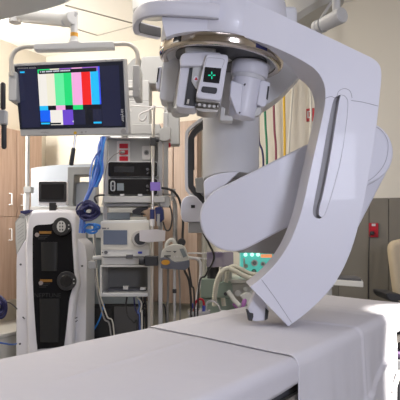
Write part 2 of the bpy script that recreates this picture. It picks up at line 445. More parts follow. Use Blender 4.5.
# ------------------------------------------------------------------ hanging monitor
t = thing('surgical_monitor', 'surgical monitor with a colour bar test pattern hung on a curved arm', 'monitor', W(70, 136, 3.0))
QTL, QTR, QBR, QBL = W(12.6, 63.6, 3.03), W(124.2, 57.8, 2.90), W(128.0, 134.6, 2.97), W(20.3, 136.4, 3.11)
QN = (QTR - QTL).cross(QBL - QTL).normalized()
_d = QBR - Vector((0, 0, CZ)); QBR = Vector((0, 0, CZ)) + _d * (QN.dot(QTL - Vector((0, 0, CZ))) / QN.dot(_d))
if QN.y > 0: QN = -QN
PTL, PTR, PBR, PBL = (12.6, 63.6), (124.2, 57.8), (128.0, 134.6), (20.3, 136.4)
def uv2w(u, v, w=0.0):
    return (QTL * (1 - u) + QTR * u) * (1 - v) + (QBL * (1 - u) + QBR * u) * v + QN * w
def p2uv(px, py):                       # pixel seen on the monitor's face -> face coordinates
    u = v = .5
    for _ in range(14):
        x, y = proj(uv2w(u, v)); e = 1e-4
        xu, yu = proj(uv2w(u + e, v)); xv, yv = proj(uv2w(u, v + e))
        a, b, c, d = (xu - x) / e, (xv - x) / e, (yu - y) / e, (yv - y) / e
        D = a * d - b * c; rx, ry = px - x, py - y
        u += (rx * d - b * ry) / D; v += (a * ry - c * rx) / D
    return u, v
def proj(p): return 200 + p.x / p.y * F, HY - (p.z - CZ) / p.y * F
def mslab(bm, quad, w0, w1, mi=0):
    uv = [p2uv(*p) for p in quad]
    a = [bm.verts.new(uv2w(u, v, w1)) for u, v in uv]; b = [bm.verts.new(uv2w(u, v, w0)) for u, v in uv]
    bm.faces.new(a).material_index = mi; bm.faces.new(b[::-1]).material_index = mi
    n = len(a)
    for i in range(n): j = (i + 1) % n; bm.faces.new((a[i], b[i], b[j], a[j])).material_index = mi
    return bm
obj('housing', mslab(BM(), [PTL, PTR, PBR, PBL], -0.055, 0.0), 'light_grey', t, bevel=.008, seg=3)
SQ = [(14.6, 66.3), (122.9, 61.0), (125.9, 127.2), (20.2, 129.4)]
scr = obj('screen', mslab(BM(), SQ, 0.0005, 0.003), 'scr_dark', t)
IQ = [(37.8, 69.6), (99.6, 66.3), (102.6, 124.2), (41.2, 125.2)]
def iq(a, b):
    return tuple((IQ[0][k] * (1 - a) + IQ[1][k] * a) * (1 - b) + (IQ[3][k] * (1 - a) + IQ[2][k] * a) * b for k in range(2))
def cells(bm, mi, a0, a1, b0, b1, w=0.0042): mslab(bm, [iq(a0, b0), iq(a1, b0), iq(a1, b1), iq(a0, b1)], w - .0008, w, mi)
ms = ['scr_white', 'scr_cream', 'scr_mint', 'scr_green', 'scr_pink', 'scr_red', 'scr_cyan', 'scr_blue', 'scr_purple', 'scr_black', 'scr_navy', 'scr_glow', 'scr_violet', 'scr_text', 'scr_dark']
bm = BM(); top = .075; r1 = .655; r2 = .735
xs = [0, .135, .265, .415, .54, .70, .845, .975]
for i in range(7): cells(bm, i, xs[i], xs[i + 1], top, r1)
cells(bm, 11, .975, 1.0, 0.0, r1)
for i, m_ in enumerate((6, 9, 4, 9, 3, 9, 9)): cells(bm, m_, xs[i], xs[i + 1], r1, r2)
for a, b, m_ in ((0, .165, 7), (.165, .365, 0), (.365, .535, 8), (.535, .73, 10), (.73, .855, 9), (.855, 1.0, 10)): cells(bm, m_, a, b, r2, 1.0)
for a, b, m_ in ((0, .2, 3), (.2, .35, 1), (.35, .55, 12), (.55, .72, 4), (.72, .975, 12)): cells(bm, m_, a, b, 0.0, top)
cells(bm, 9, .02, .95, .02, .085, .0052); 
cells(bm, 13, .52, .54, .93, .955, .005)
cells(bm, 9, .0, .165, .94, 1.0, .005); cells(bm, 6, .01, .15, .955, .985, .0056); cells(bm, 9, .165, .33, .96, .99, .005); cells(bm, 6, .86, .99, .955, .985, .005)
mslab(bm, [(18.5, 69.2), (37, 68.3), (40.5, 127.0), (22.5, 127.6)], .0034, .0038, 10)
mslab(bm, [(100.5, 66.2), (119, 65.2), (122, 125.6), (103, 126)], .0034, .0038, 10)
obj('screen_image', bm, ms, scr, smooth=False)
def mtext(txt, c, hpx, ang, w):
    ca, sa = math.cos(math.radians(ang)), math.sin(math.radians(ang))
    def fn(x, y):
        x *= hpx; y *= hpx
        u, v = p2uv(c[0] + x * ca + y * sa, c[1] - (y * ca - x * sa)); return uv2w(u, v, w)
    return text_bm(txt, fn)
bm = BM(); x = 40.5
for wd0 in (.8, 0, 1.4, 1.4, 0, 1.5, 1.2, 1.5, 1.2, 0, 1.3, 1.3, 1.3, 1.3, 0, 1.5, 1.5, 1.3, 1.5, 1.3, 1.4):
    if wd0:
        yy = 72.0 - (x - 40.5) * .052
        mslab(bm, [(x, yy - .7), (x + wd0, yy - .73), (x + wd0, yy + .6), (x, yy + .63)], .0054, .0062)
    x += (wd0 or .6) + .25
obj('screen_marks', bm, 'scr_text', scr)
obj('screen_marks', mslab(BM(), [(20.4, 71.6), (25, 71.4), (25, 73), (20.6, 73.2)], .0044, .005), 'scr_cyan', scr)
bm = BM(); x = 18.0
for wd0 in (1.2,) * 7 + (0,) + (1.1,) * 5:
    if wd0: mslab(bm, [(x, 67.9 - (x - 18) * .03), (x + wd0, 67.9 - (x - 18) * .03), (x + wd0, 68.9 - (x - 18) * .03), (x, 68.9 - (x - 18) * .03)], .0035, .0042)
    x += (wd0 or .6) + .3
obj('header_marks', bm, 'mid_grey', scr)
obj('brand_lettering', mtext('stryker', (123.0, 115.3), 4.4, 86, .0045), 'text_white', scr)
obj('brand_lettering', mtext('stryker', (45, 132.3), 2.8, 0.5, .0012), 'mid_grey', t)
mk = BM()
for cx, cy, r in ((82, 132.4, 1.1), (123.5, 131.3, 2.6), (86, 131.8, .8), (106, 60.6, .7), (113, 60.2, .7), (75.3, 132.8, 1.5)):
    q = [p2uv(*p) for p in circ(cx, cy, r, n=14)]
    f = mk.faces.new([mk.verts.new(uv2w(u, v, .003)) for u, v in q]); f.material_index = 1 if r == 1.5 else 0
    ring = list(f.verts); bot = [mk.verts.new(uv2w(u, v, 0)) for u, v in q]
    for i in range(14): j = (i + 1) % 14; mk.faces.new((ring[i], bot[i], bot[j], ring[j])).material_index = f.material_index
obj('control_buttons', mk, ['mid_grey', 'yellow'], t)
# arm
Ym = 3.0
obj('cross_bar', prism(BM(), [(33.5, 43.4), (55, 42.6), (68, 42.2), (70.5, 40), (77.5, 40), (80, 41.9), (95, 41.4), (113.6, 41), (113.6, 47.4), (75, 48.8), (33.5, 49.8)], Ym - .03, Ym + .03), 'light_grey', t, bevel=.006, seg=3)
obj('curved_tube', tube(BM(), spline([W(35, 46.5, Ym), W(24, 47, Ym), W(16, 50.5, Ym), W(11.7, 57.5, Ym), W(11.3, 66, Ym), W(11.5, 76, Ym)], 6), PX(2.2, Ym), 12), 'tube_tan', t)
obj('curved_tube', tube(BM(), spline([W(112, 44.3, Ym), W(126, 44.0, Ym), W(133, 46.5, Ym), W(137.2, 53, Ym), W(137.6, 62, Ym), W(137.4, 74, Ym)], 6), PX(2.2, Ym), 12), 'tube_tan', t)
obj('side_bracket', prism(BM(), rrect(8.2, 71.5, 16.5, 100.5, 1.5), Ym + .005, Ym + .18), 'light_grey', t, bevel=.005)
obj('side_bracket', prism(BM(), rrect(132.5, 65, 139.8, 97, 1.5), Ym - .03, Ym + .12), 'light_grey', t, bevel=.005)
obj('mount_rod', tube(BM(), [W(14.5, 90, Ym + .16), W(134, 88, Ym + .10)], .012, 10), 'light_grey', t)
obj('drop_tube', tube(BM(), [W(74.4, 12, Ym), W(74.2, 37, Ym), W(74.0, 42, Ym)], .02, 20, radii=[.0195, .0195, .026]), 'light_grey', t)
obj('orange_ring', tube(BM(), [W(74.2, 33.2, Ym), W(74.2, 37, Ym)], .0205, 20), 'orange', t)
k0 = W(67.5, 19.2, Ym)
bm = BM(); cyl(bm, k0 + Vector((.035, -.03, 0)), k0 + Vector((-.035, .03, .002)), PX(6.8, Ym)); obj('knuckle', bm, 'light_grey', t, bevel=.006)
bm = BM(); cyl(bm, W(72.5, 17, Ym) , W(74.4, 12, Ym), .028, .022); obj('knuckle_cap', bm, 'mid_grey', t, bevel=.004)
sa, sb = W(67, 19.8, Ym), W(22, 15.8, 3.25)
obj('spring_arm', tube(BM(), [sa, sa.lerp(sb, .25), sa.lerp(sb, .8), sb], .03, 16, section=[(.034, -.022), (.034, .022), (.02, .034), (-.02, .034), (-.034, .022), (-.034, -.022), (-.02, -.034), (.02, -.034)]), 'light_grey', t, angle=50)
hp = Vector((sb.x - .05, sb.y + .03, sb.z))
obj('ceiling_tube', cyl(BM(), hp - Vector((0, 0, .03)), Vector((hp.x, hp.y, H)), .035), 'light_grey', t)
ha, hb = W(75.6, 135, Ym + .03), W(71, 165.5, Ym + .03); dd = hb - ha
obj('handle_rod', tube(BM(), [ha, ha + dd * .5], .0062, 10), 'aluminium', t)
obj('handle_grip', tube(BM(), [ha + dd * .42, ha + dd * .47, ha + dd * .96, hb], .01, 14, radii=[.008, .0115, .0125, .008]), 'rubber', t)

# ------------------------------------------------------------------ suction rover
Yr = 4.2
t = thing('suction_rover', 'white suction rover with a dark window, two dials and a small screen', 'medical cart', Vector((W(51, 0, Yr).x, Yr + .25, 0)))
zf = lambda p: p
floor_py = HY + CZ / Yr * F
obj('base_shell', prism(BM(), spl2([(16.2, 262), (17.5, 250), (21, 243), (30, 240), (72, 238), (80, 241), (85, 247), (86.8, 260)], 4) + [(86, 330), (85.5, floor_py - 6), (16, floor_py - 6)], Yr + .07, Yr + .42), 'rover_white', t, bevel=.02, seg=3)
bodyo = spl2([(24.5, 250), (26.2, 225), (28, 215), (32, 210.8), (40, 209.6), (62, 209.2), (70, 210.4), (74, 214.5), (75.3, 222), (76, 245), (77.5, 270), (79, 283), (76, 300), (73.5, 330), (73, floor_py - 14)], 4) + [(28, floor_py - 14)]
obj('body_shell', prism(BM(), bodyo, Yr, Yr + .40), 'rover_white', t, bevel=.03, seg=4)
win = spl2([(32.6, 262), (32.8, 232), (34.2, 227), (38, 225), (50, 224.2), (54, 222), (57, 218.5), (62, 217.4), (68.5, 220), (71.4, 227), (72.0, 240), (73.4, 262), (74, 272), (75.5, 281), (72, 290), (69.2, 300), (67, 320), (64.2, 344), (62.5, 346.5), (40, 349), (37.2, 347), (35, 320), (33.2, 290)], 3, True)
wd = obj('window', prism(BM(), win, Yr - .006, Yr + .02), 'smoke_window', t, bevel=.004)
def canister(x0, y0, x1, y1):
    a, b = W((x0 + x1) / 2, y0, Yr - .004), W((x0 + x1) / 2, y1, Yr - .004)
    bm = BM(); rr = PX((x1 - x0) / 2, Yr)
    n = 14
    F1 = [bm.verts.new((a.x - rr * math.cos(math.pi * k / n), a.y - .016 * math.sin(math.pi * k / n), a.z)) for k in range(n + 1)]
    F2 = [bm.verts.new((a.x - rr * .93 * math.cos(math.pi * k / n), a.y - .016 * math.sin(math.pi * k / n), b.z)) for k in range(n + 1)]
    for k in range(n): bm.faces.new((F1[k], F1[k + 1], F2[k + 1], F2[k]))
    bm.faces.new(F1); bm.faces.new(F2[::-1]); bm.faces.new((F1[0], F2[0], F2[n], F1[n]))
    return obj('canister', bm, 'canister', wd)
canister(41, 242, 58, 271); canister(39.5, 298.5, 60, 342)
def face_label(x0, y0, x1, y1, m, par, name): return obj(name, pbox(BM(), x0, y0, x1, y1, Yr - .0085, Yr - .006), m, par)
for x, y in ((39.2, 231.2), (40, 279.4)):
    face_label(x, y, x + 12, y + 2.6, 'label_amber', wd, 'warning_label')
    bm = BM()
    for k in range(3): pbox(bm, x - 1 , y + 4.2 + k * 1.6, x + 10 - k * 2, y + 4.8 + k * 1.6, Yr - .0082, Yr - .0062)
    obj('label_text', bm, 'faint_text', wd)
for x, y in ((37, 234.8), (40.8, 283)):
    obj('round_sticker', prism(BM(), circ(x, y, 2.2, n=18), Yr - .0095, Yr - .006), 'sticker', wd)
def dial(cx, cy, r, marks):
    d = obj('dial', prism(BM(), circ(cx, cy, r, n=36), Yr - .03, Yr), 'black_plastic', t, bevel=.006)
    if marks:
        bm = BM(); prism(bm, circ(cx - .3, cy, r * .48, r * .62, 24), Yr - .034, Yr - .029)
        obj('dial_face', bm, 'dial_mark', d)
        bm = BM()
        for ix in (-1.3, 1.3):
            for iy in (-3.2, 0, 3.2): prism(bm, circ(cx - .3 + ix, cy + iy, .75, 1.1, 10), Yr - .0355, Yr - .033)
        obj('dial_cells', bm, 'ink', d)
    else:
        obj('dial_face', prism(BM(), circ(cx - .4, cy, r * .62, n=28), Yr - .036, Yr - .029), 'black_glass', d, bevel=.003)
    obj('dial_index', prism(BM(), circ(cx + r * .78, cy - 1.5, .7, n=10), Yr - .032, Yr - .029), 'dial_mark', d)
    obj('dial_index', prism(BM(), circ(cx + r * .78, cy + 2.2, .7, n=10), Yr - .032, Yr - .029), 'dial_mark', d)
dial(61.5, 226.5, 9.2, True); dial(66.3, 281, 9.6, False)
obj('name_lettering', text_bm('NEPTUNE', lambda x, y: W(47.5 + x * 6.2, 295.5 - y * 6.2, Yr - .0085)), 'faint_text', wd)
ro = Vector((0, 0, 0))
bm = prism(BM(), rrect(38, 181.2, 66.8, 205.3, 2), Yr + .012, Yr + .06); hs = obj('screen_case', bm, 'rover_white', t, bevel=.006)
obj('display', prism(BM(), rrect(38.6, 181.6, 66.4, 201.8, 1.5), Yr + .004, Yr + .012), 'black_plastic', hs, bevel=.002)
obj('display_glass', prism(BM(), rrect(41.3, 184.2, 63.8, 199.3, .5), Yr + .002, Yr + .0045), 'black_glass', hs)
obj('screen_neck', pbox(BM(), 49, 202.6, 56, 211, Yr + .008, Yr + .05), 'black_plastic', t, bevel=.003)
bm = BM()
for x, y in ((20.5, 264.5), (19.8, 344), (82, 266)): prism(bm, circ(x, y, 1.0, n=10), Yr + .062, Yr + .075)
for a, b in (((22.5, 317), (24.5, 319)), ((75, 318.5), (77, 317.5)), ((75.4, 322), (77.2, 320.5))): prism(bm, ribbon([a, b], .8), Yr + (.062 if a[0] < 40 else -.003), Yr + (.075 if a[0] < 40 else .01))
obj('screws', bm, 'ink', t)
obj('pole', tube(BM(), [W(28, 110, Yr + .3), W(27.6, 165, Yr + .3), W(26.8, 250, Yr + .3)], PX(2.1, Yr), 14), 'boom_grey', t)
obj('pole_clamp', pbox(BM(), 23.6, 186.5, 30.6, 192.5, Yr + .25, Yr + .34), 'mid_grey', t, bevel=.004)
obj('pole_sleeve', tube(BM(), [W(26.8, 192, Yr + .28), W(26, 215, Yr + .28)], PX(3.0, Yr), 14), 'light_grey', t)
obj('latch', prism(BM(), [(20, 211), (29, 209.6), (30, 212.6), (21, 215.5)], Yr - .01, Yr + .1), 'navy', t, bevel=.004)
bm = BM()
for sx in (19, 84):
    c = W(sx, 0, Yr)
    for y in (Yr + .12, Yr + .36): cyl(bm, (c.x - .02, y, .05), (c.x + .02, y, .05), .05)
obj('castors', bm, 'rubber', t)
# clipboard hung on its side
c = thing('clipboard', 'grey clipboard with papers hanging beside the suction rover', 'clipboard', W(20, 254, 4.15))
obj('board', prism(BM(), [(15.2, 222), (21, 214.5), (25.5, 216.5), (26.2, 238), (16.5, 254.5), (15.4, 240)], 4.155, 4.16), 'mid_grey', c)
obj('paper_sheets', prism(BM(), [(15.6, 223), (21, 216.5), (25, 218), (25.6, 237.5), (17, 252.8), (16, 240)], 4.146, 4.1545), 'paper_grey', c)
bm = BM()
for k in range(6): prism(bm, ribbon([(17.2 + k * .1, 226.5 + k * 3.4), (23.8, 222 + k * 3.3)], .5), 4.144, 4.1458)
obj('printed_lines', bm, 'mid_grey', c)
obj('clip', prism(BM(), [(18.5, 216), (21, 213.3), (24.2, 214.8), (23.8, 217.6)], 4.138, 4.165), 'aluminium', c)

# ------------------------------------------------------------------ white cart behind rover
Yc = 4.7
t = thing('equipment_cart', 'pale grey cart with an open framed top behind the suction rover', 'medical cart', Vector((W(70, 0, Yc).x, Yc + .2, 0)))
fl = HY + CZ / Yc * F
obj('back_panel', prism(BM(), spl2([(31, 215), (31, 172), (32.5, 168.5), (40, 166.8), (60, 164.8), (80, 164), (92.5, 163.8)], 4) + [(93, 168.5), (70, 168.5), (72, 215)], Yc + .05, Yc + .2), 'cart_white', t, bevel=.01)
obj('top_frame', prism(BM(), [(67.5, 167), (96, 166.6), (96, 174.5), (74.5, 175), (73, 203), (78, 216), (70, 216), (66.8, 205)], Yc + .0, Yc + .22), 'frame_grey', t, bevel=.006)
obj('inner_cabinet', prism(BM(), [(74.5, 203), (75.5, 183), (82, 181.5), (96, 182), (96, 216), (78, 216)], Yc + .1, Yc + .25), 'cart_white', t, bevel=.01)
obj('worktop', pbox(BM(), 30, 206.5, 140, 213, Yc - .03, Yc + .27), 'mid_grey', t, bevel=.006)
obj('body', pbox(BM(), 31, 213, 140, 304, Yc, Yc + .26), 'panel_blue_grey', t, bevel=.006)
bd = obj('lower_drawers', pbox(BM(), 31, 304.5, 140, fl - 8, Yc + .005, Yc + .26), 'black_plastic', t, bevel=.006)
obj('drawer_front', pbox(BM(), 92, 309, 112, 336, Yc - .01, Yc + .003), 'black_plastic', bd, bevel=.004)
obj('drawer_front', pbox(BM(), 114, 307, 138, 336, Yc - .03, Yc + .003), 'dark_grey', bd, bevel=.004)
obj('tray_insert', pbox(BM(), 88, 229, 104, 238, Yc - .012, Yc - .001), 'light_grey', t, bevel=.004)
obj('plinth', pbox(BM(), 33, fl - 8, 138, fl, Yc + .05, Yc + .24), 'black_plastic', t)
tag(obj('power_cord', tube(BM(), spline([W(104, 304, Yc - .05), W(100, 318, Yc - .06), W(93, 331, Yc - .06), W(84, 342, Yc - .06), W(80, 380, Yc - .1), W(80, fl, Yc - .1) + Vector((0, 0, .01))], 6), .007, 8), 'cable_sky'), 'blue cord crossing the black drawers of the pale cart', 'cord')

# ------------------------------------------------------------------ equipment tower
Yt = 3.5
t = thing('equipment_tower', 'grey ceiling-hung equipment tower with shelves and outlet panel', 'equipment tower', W(133, 340, Yt))
obj('ceiling_disc', lathe(BM(), [(0, 0), (.10, 0), (.135, .02), (.14, .05), (.14, .12), (.06, .14), (.06, .34)], 40, Matrix.Translation((W(154, 0, Yt + .1).x, Yt + .1, 2.765))), 'boom_grey', t)
obj('ceiling_column', box(BM(), (W(165, 0, Yt + .3).x, Yt + .2, 1.95), (W(180, 0, Yt + .3).x, Yt + .3, 2.86)), 'light_grey', t, bevel=.01)
bm = BM(); prism(bm, [(141.5, 56.5), (160, 55.5), (166, 58), (166, 84), (140, 84), (140, 70)], Yt + .1, Yt + .3); obj('head_box', bm, 'boom_grey', t, bevel=.008)
obj('head_box', prism(BM(), spl2([(124.5, 90), (125, 74), (128, 64), (134, 58), (140, 57)], 4) + [(141, 90)], Yt + .14, Yt + .3), 'mid_grey', t, bevel=.006)
obj('head_box', pbox(BM(), 127, 80, 149, 101, Yt + .06, Yt + .3), 'light_grey', t, bevel=.006)
obj('lamp_recess', pbox(BM(), 128, 83.5, 133.5, 96, Yt + .05, Yt + .059), 'pale_plastic', t, bevel=.003)
obj('front_panel', pbox(BM(), 128.5, 101, 149.2, 124, Yt + .04, Yt + .3), 'light_grey', t, bevel=.004)
obj('front_panel', pbox(BM(), 125, 124, 160, 134, Yt + .02, Yt + .3), 'light_grey', t, bevel=.004)
obj('knob', tube(BM(), [W(124.5, 133.5, Yt - .02), W(124.5, 133.5, Yt + .05)], PX(3.4, Yt), 20), 'pale_plastic', t, bevel=.004)
obj('top_rail', tube(BM(), [W(103, 137.5, Yt + .0), W(150, 138.2, Yt)], PX(1.2, Yt), 10), 'aluminium', t)
obj('top_shelf', pbox(BM(), 103, 134.5, 160, 137, Yt + .02, Yt + .3), 'light_grey', t)
obj('back_plate', pbox(BM(), 108, 137, 158, 206, Yt + .26, Yt + .3), 'boom_grey', t)
obj('service_panel', pbox(BM(), 108, 139, 150, 163, Yt + .09, Yt + .26), 'boom_grey', t, bevel=.003)
op = obj('outlet_strip', prism(BM(), rrect(116.8, 141, 130, 162, 1), Yt + .082, Yt + .09), 'plate_white', t)
for y in (143.6, 150, 156.3):
    o = obj('red_outlet', pbox(BM(), 119.3, y, 128, y + 4.6, Yt + .075, Yt + .0815), 'bright_red', op, bevel=.002)
so = obj('socket_plate', prism(BM(), rrect(142, 146, 150.5, 159.5, .8), Yt + .082, Yt + .09), 'plate_white', t)
obj('socket', tube(BM(), [W(146.4, 152.5, Yt + .085), W(146.4, 152.5, Yt + .075)], PX(2.7, Yt), 18), 'mid_grey', so)
obj('socket_core', tube(BM(), [W(146.4, 152.5, Yt + .076), W(146.4, 152.5, Yt + .072)], PX(1.6, Yt), 18), 'dark_grey', so)
obj('upright', pbox(BM(), 103, 137, 107.6, 268, Yt + .16, Yt + .2), 'aluminium', t, bevel=.004)
obj('upright', pbox(BM(), 158.2, 137, 162.4, 326, Yt + .04, Yt + .08), 'aluminium', t, bevel=.004)
obj('upright', pbox(BM(), 163.2, 112, 168, 200, Yt + .05, Yt + .09), 'aluminium', t, bevel=.004)
obj('upright', pbox(BM(), 147.6, 258, 152, 345, Yt + .02, Yt + .06), 'aluminium', t, bevel=.004)
obj('rail_bracket', prism(BM(), [(159.5, 129), (164, 126.5), (170.5, 127), (170.5, 139), (165, 141), (159.5, 140)], Yt + .0, Yt + .1), 'light_grey', t, bevel=.004)
obj('red_button', pbox(BM(), 168.6, 142.5, 170.6, 147, Yt + .05, Yt + .08), 'bright_red', t)
def shelf(x0, y0, x1, y1, lip):
    s = obj('shelf', pbox(BM(), x0, y0, x1, y1, Yt - .01, Yt + .3), 'pale_plastic', t, bevel=.004)
    for x in lip: obj('shelf_clip', pbox(BM(), x - 2.2, y0 - 2.2, x + 2.2, y0 - .1, Yt - .012, Yt - .002), 'plate_white', s)
    return s
shelf(103, 196.2, 165, 202.5, (122, 140)); obj('under_shelf', pbox(BM(), 105, 203.5, 150, 206.2, Yt + .03, Yt + .28), 'mid_grey', t)
obj('drawer', pbox(BM(), 101.5, 257.2, 147, 265, Yt - .0, Yt + .25), 'pale_plastic', t, bevel=.008, seg=3)
obj('drawer_grip', pbox(BM(), 126, 254.6, 133, 258.4, Yt - .022, Yt - .002), 'dark_grey', t, bevel=.002)
obj('shelf', pbox(BM(), 100, 265.2, 150, 267.2, Yt - .01, Yt + .3), 'pale_plastic', t, bevel=.003)
obj('tray_back', pbox(BM(), 101, 267.2, 148, 291.5, Yt + .24, Yt + .26), 'tray_grey', t)
obj('tray_side', pbox(BM(), 100, 267.2, 101.6, 297, Yt - .01, Yt + .25), 'pale_plastic', t)
obj('shelf', pbox(BM(), 101, 293.2, 148, 296.8, Yt - .02, Yt + .3), 'light_grey', t, bevel=.004)
obj('cable_tray', pbox(BM(), 108, 288.5, 146, 291.5, Yt + .1, Yt + .2), 'dark_grey', t)
obj('white_block', pbox(BM(), 123, 286, 128, 289.6, Yt + .06, Yt + .099), 'pale_plastic', t)
obj('white_block', pbox(BM(), 140, 287.5, 145.5, 290, Yt + .06, Yt + .099), 'pale_plastic', t)
obj('arm_pin', tube(BM(), [W(93, 258, Yt + .02), W(104, 257, Yt + .02)], PX(2.2, Yt), 12), 'pale_plastic', t)
bm = BM(); pbox(bm, 88.5, 261, 95.5, 269, Yt - .01, Yt + .05); obj('cable_hook', bm, 'mid_grey', t, bevel=.004)
obj('shelf_bracket', prism(BM(), rrect(160, 196, 170, 207, 2), Yt - .0, Yt + .1), 'light_grey', t, bevel=.004)
# devices on the tower
def console(y0, y1, label, port):
    c = thing('video_console', label, 'medical device', W(133, y1, Yt + .1))
    obj('case', prism(BM(), rrect(107.6, y0, 157.8, y1, 2.2), Yt + .012, Yt + .24), 'light_grey', c, bevel=.004)
    fp = obj('front_panel', prism(BM(), rrect(108.2, y0 + .6, 157.2, y1 - .6, 2), Yt, Yt + .011), 'black_glass', c, bevel=.002)
    if port:
        obj('port_ring', prism(BM(), rrect(110.4, y0 + 2.6, 115.2, y1 - 4.2, 2.2), Yt - .006, Yt), 'light_grey', fp)
        obj('port', prism(BM(), rrect(111.6, y0 + 3.8, 114, y1 - 5.4, 1.1), Yt - .008, Yt - .005), 'black_plastic', fp)
        obj('port_ring', prism(BM(), circ(112.8, y0 + 7.6, .8, n=10), Yt - .010, Yt - .007), 'mid_grey', fp)
        obj('panel_display', pbox(BM(), 117, y0 + 5, 123.8, y1 - 5, Yt - .002, Yt - .0002), 'panel_blue_grey', fp)
    else:
        obj('panel_display', pbox(BM(), 114, y0 + 5, 134, y1 - 5, Yt - .0015, Yt - .0002), 'black_plastic', fp)
    obj('button', prism(BM(), circ(147.4, y0 + 7.8, 1.4, n=14), Yt - .004, Yt), 'dark_grey', fp)
    obj('button', prism(BM(), circ(147.4, y0 + 12, .9, n=12), Yt - .004, Yt), 'dark_grey', fp)
    bm = BM()
    for x in (112, 153): pbox(bm, x - 2, y1, x + 2, y1 + .65, Yt + .03, Yt + .2)
    obj('feet', bm, 'dark_grey', c)
console(161.4, 177.2, 'black video console on top of another one', False)
console(178.2, 195.5, 'black video console standing directly on the tower shelf', True)
e = thing('electrosurgical_unit', 'white electrosurgical unit with a blue-grey screen and round socket', 'medical device', W(125, 257, Yt + .1))
obj('case', prism(BM(), [(100.4, 222.2), (102, 220.6), (146, 219.6), (149.6, 221), (150.4, 256.6), (101, 257)], Yt - .02, Yt + .24), 'device_white', e, bevel=.008, seg=3)
obj('front_panel', prism(BM(), [(101.6, 223.5), (149, 222.6), (149.6, 249.5), (101.8, 249.8)], Yt - .024, Yt - .0205), 'unit_cream', e)
obj('screen', prism(BM(), rrect(103.4, 230.2, 127.2, 244.6, .4), Yt - .028, Yt - .0245), 'unit_screen', e)
obj('round_socket', tube(BM(), [W(140.2, 238.6, Yt - .025), W(140.2, 238.6, Yt - .04)], PX(8.4, Yt), 32), 'tube_tan', e, bevel=.003)
obj('socket_core', tube(BM(), [W(140.4, 238.8, Yt - .0405), W(140.4, 238.8, Yt - .044)], PX(6, Yt), 32), 'black_plastic', e)
bm = BM()
for x0, x1 in ((102.3, 103.3), (103.5, 104.4), (104.6, 105.4), (105.6, 106.1), (107.1, 107.6), (107.9, 108.7)): pbox(bm, x0, 227.7, x1, 229.0, Yt - .0255, Yt - .0235)
obj('front_marks', bm, 'ink', e)
bm = BM(); prism(bm, circ(105.8, 252.4, 1.7, n=16), Yt - .03, Yt - .019); prism(bm, circ(102.4, 252.6, .7, n=10), Yt - .03, Yt - .019); obj('power_button', bm, 'dark_grey', e)
obj('indicator', pbox(BM(), 138, 251.5, 142, 253.6, Yt - .026, Yt - .019), 'clip_blue', e)
# pieces lying between shelf and unit
tag(obj('folded_cloth', vprism(BM(), [W(130, 0, Yt + .05)[:2], W(147, 0, Yt + .04)[:2], W(147, 0, Yt + .15)[:2], W(131, 0, Yt + .15)[:2]], W(0, 219.7, Yt).z, W(0, 216.6, Yt).z), 'corrugated', bevel=.004), 'folded beige cloth lying on the electrosurgical unit', 'cloth')
bm = BM(); prism(bm, [(132, 211), (137, 207.5), (148, 206.8), (147.5, 209), (143, 210.5), (140, 212.5), (146, 214), (141, 215), (133, 213.6)], Yt + .05, Yt + .10)
tag(obj('camera_head', bm, 'rubber', bevel=.004), 'black camera head under the console shelf', 'camera')
bm = BM(); pbox(bm, 107, 212.5, 130, 219.8, Yt + .08, Yt + .2)
tag(obj('storage_box', bm, 'panel_blue_grey', bevel=.004), 'grey box on the electrosurgical unit left of the beige cloth', 'box')
# little card stuck at the unit
tag(obj('paper_card', prism(BM(), [(139.4, 230.3), (156, 229.2), (165.4, 230.5), (165, 241), (148, 242.5), (139.6, 241)], Yt - .075, Yt - .07), 'paper'), 'white paper card hanging on the drip pole before the round socket', 'card')
# grey plug lead
tag(obj('plug_lead', tube(BM(), spline([W(121.5, 152.2, Yt + .05), W(118, 153, Yt + .03), W(113, 156, Yt + .02), W(107.5, 163, Yt + .03), W(105, 175, Yt + .03), W(103.5, 197, Yt + .02), W(102, 205, Yt + .0)], 6), .0035, 8), 'cable_grey'), 'thin grey lead plugged into the middle red outlet', 'cord')
tag(obj('plug', tube(BM(), [W(121, 152.3, Yt + .055), W(124, 151.9, Yt + .073)], .010, 12), 'boom_grey'), 'grey plug in the middle red outlet of the tower', 'plug')

# drip pole
p = thing('drip_pole', 'slim steel drip pole with hooks beside the black consoles', 'pole', W(151, 340, Yt - .06))
Yp = Yt - .06
obj('pole', tube(BM(), [W(153.6, 108, Yp), W(152.6, 180, Yp), W(151.6, 345, Yp), Vector((W(150.4, 345, Yp).x, Yp, .04))], PX(1.6, Yp), 14), 'steel', p)
obj('pole_tip', tube(BM(), [W(153.7, 105.2, Yp), W(153.6, 114, Yp)], PX(1.5, Yp), 14), 'plate_white', p)
obj('hook', tube(BM(), spline([W(153.5, 107, Yp), W(144, 106.5, Yp), W(136, 106, Yp), W(131, 105.6, Yp), W(129.6, 108.5, Yp), W(131, 111.5, Yp)], 5), .004, 8), 'plate_white', p)
obj('hook', tube(BM(), spline([W(153.5, 107, Yp), W(160, 107, Yp), W(164, 108.2, Yp), W(166, 111, Yp), W(169.5, 111.5, Yp)], 5), .004, 8), 'plate_white', p)
obj('hook', tube(BM(), spline([W(153.5, 107.4, Yp), W(147.5, 110.8, Yp - .03), W(140.5, 113.8, Yp - .05), W(139.3, 118, Yp - .05), W(141.6, 120.8, Yp - .05), W(145, 119, Yp - .05), W(146.5, 115.5, Yp - .05)], 5), .0055, 8), 'plate_white', p)
cl = obj('clamp', pbox(BM(), 150, 137.5, 156, 145.3, Yp - .02, Yp + .03), 'rubber', p, bevel=.004)
obj('clamp_knob', tube(BM(), [W(155, 140, Yp), W(159, 140, Yp)], PX(2.2, Yp), 12), 'rubber', cl)
obj('purple_tag', pbox(BM(), 150.2, 182, 160.2, 190.6, Yp - .018, Yp - .014), 'violet_tag', p)
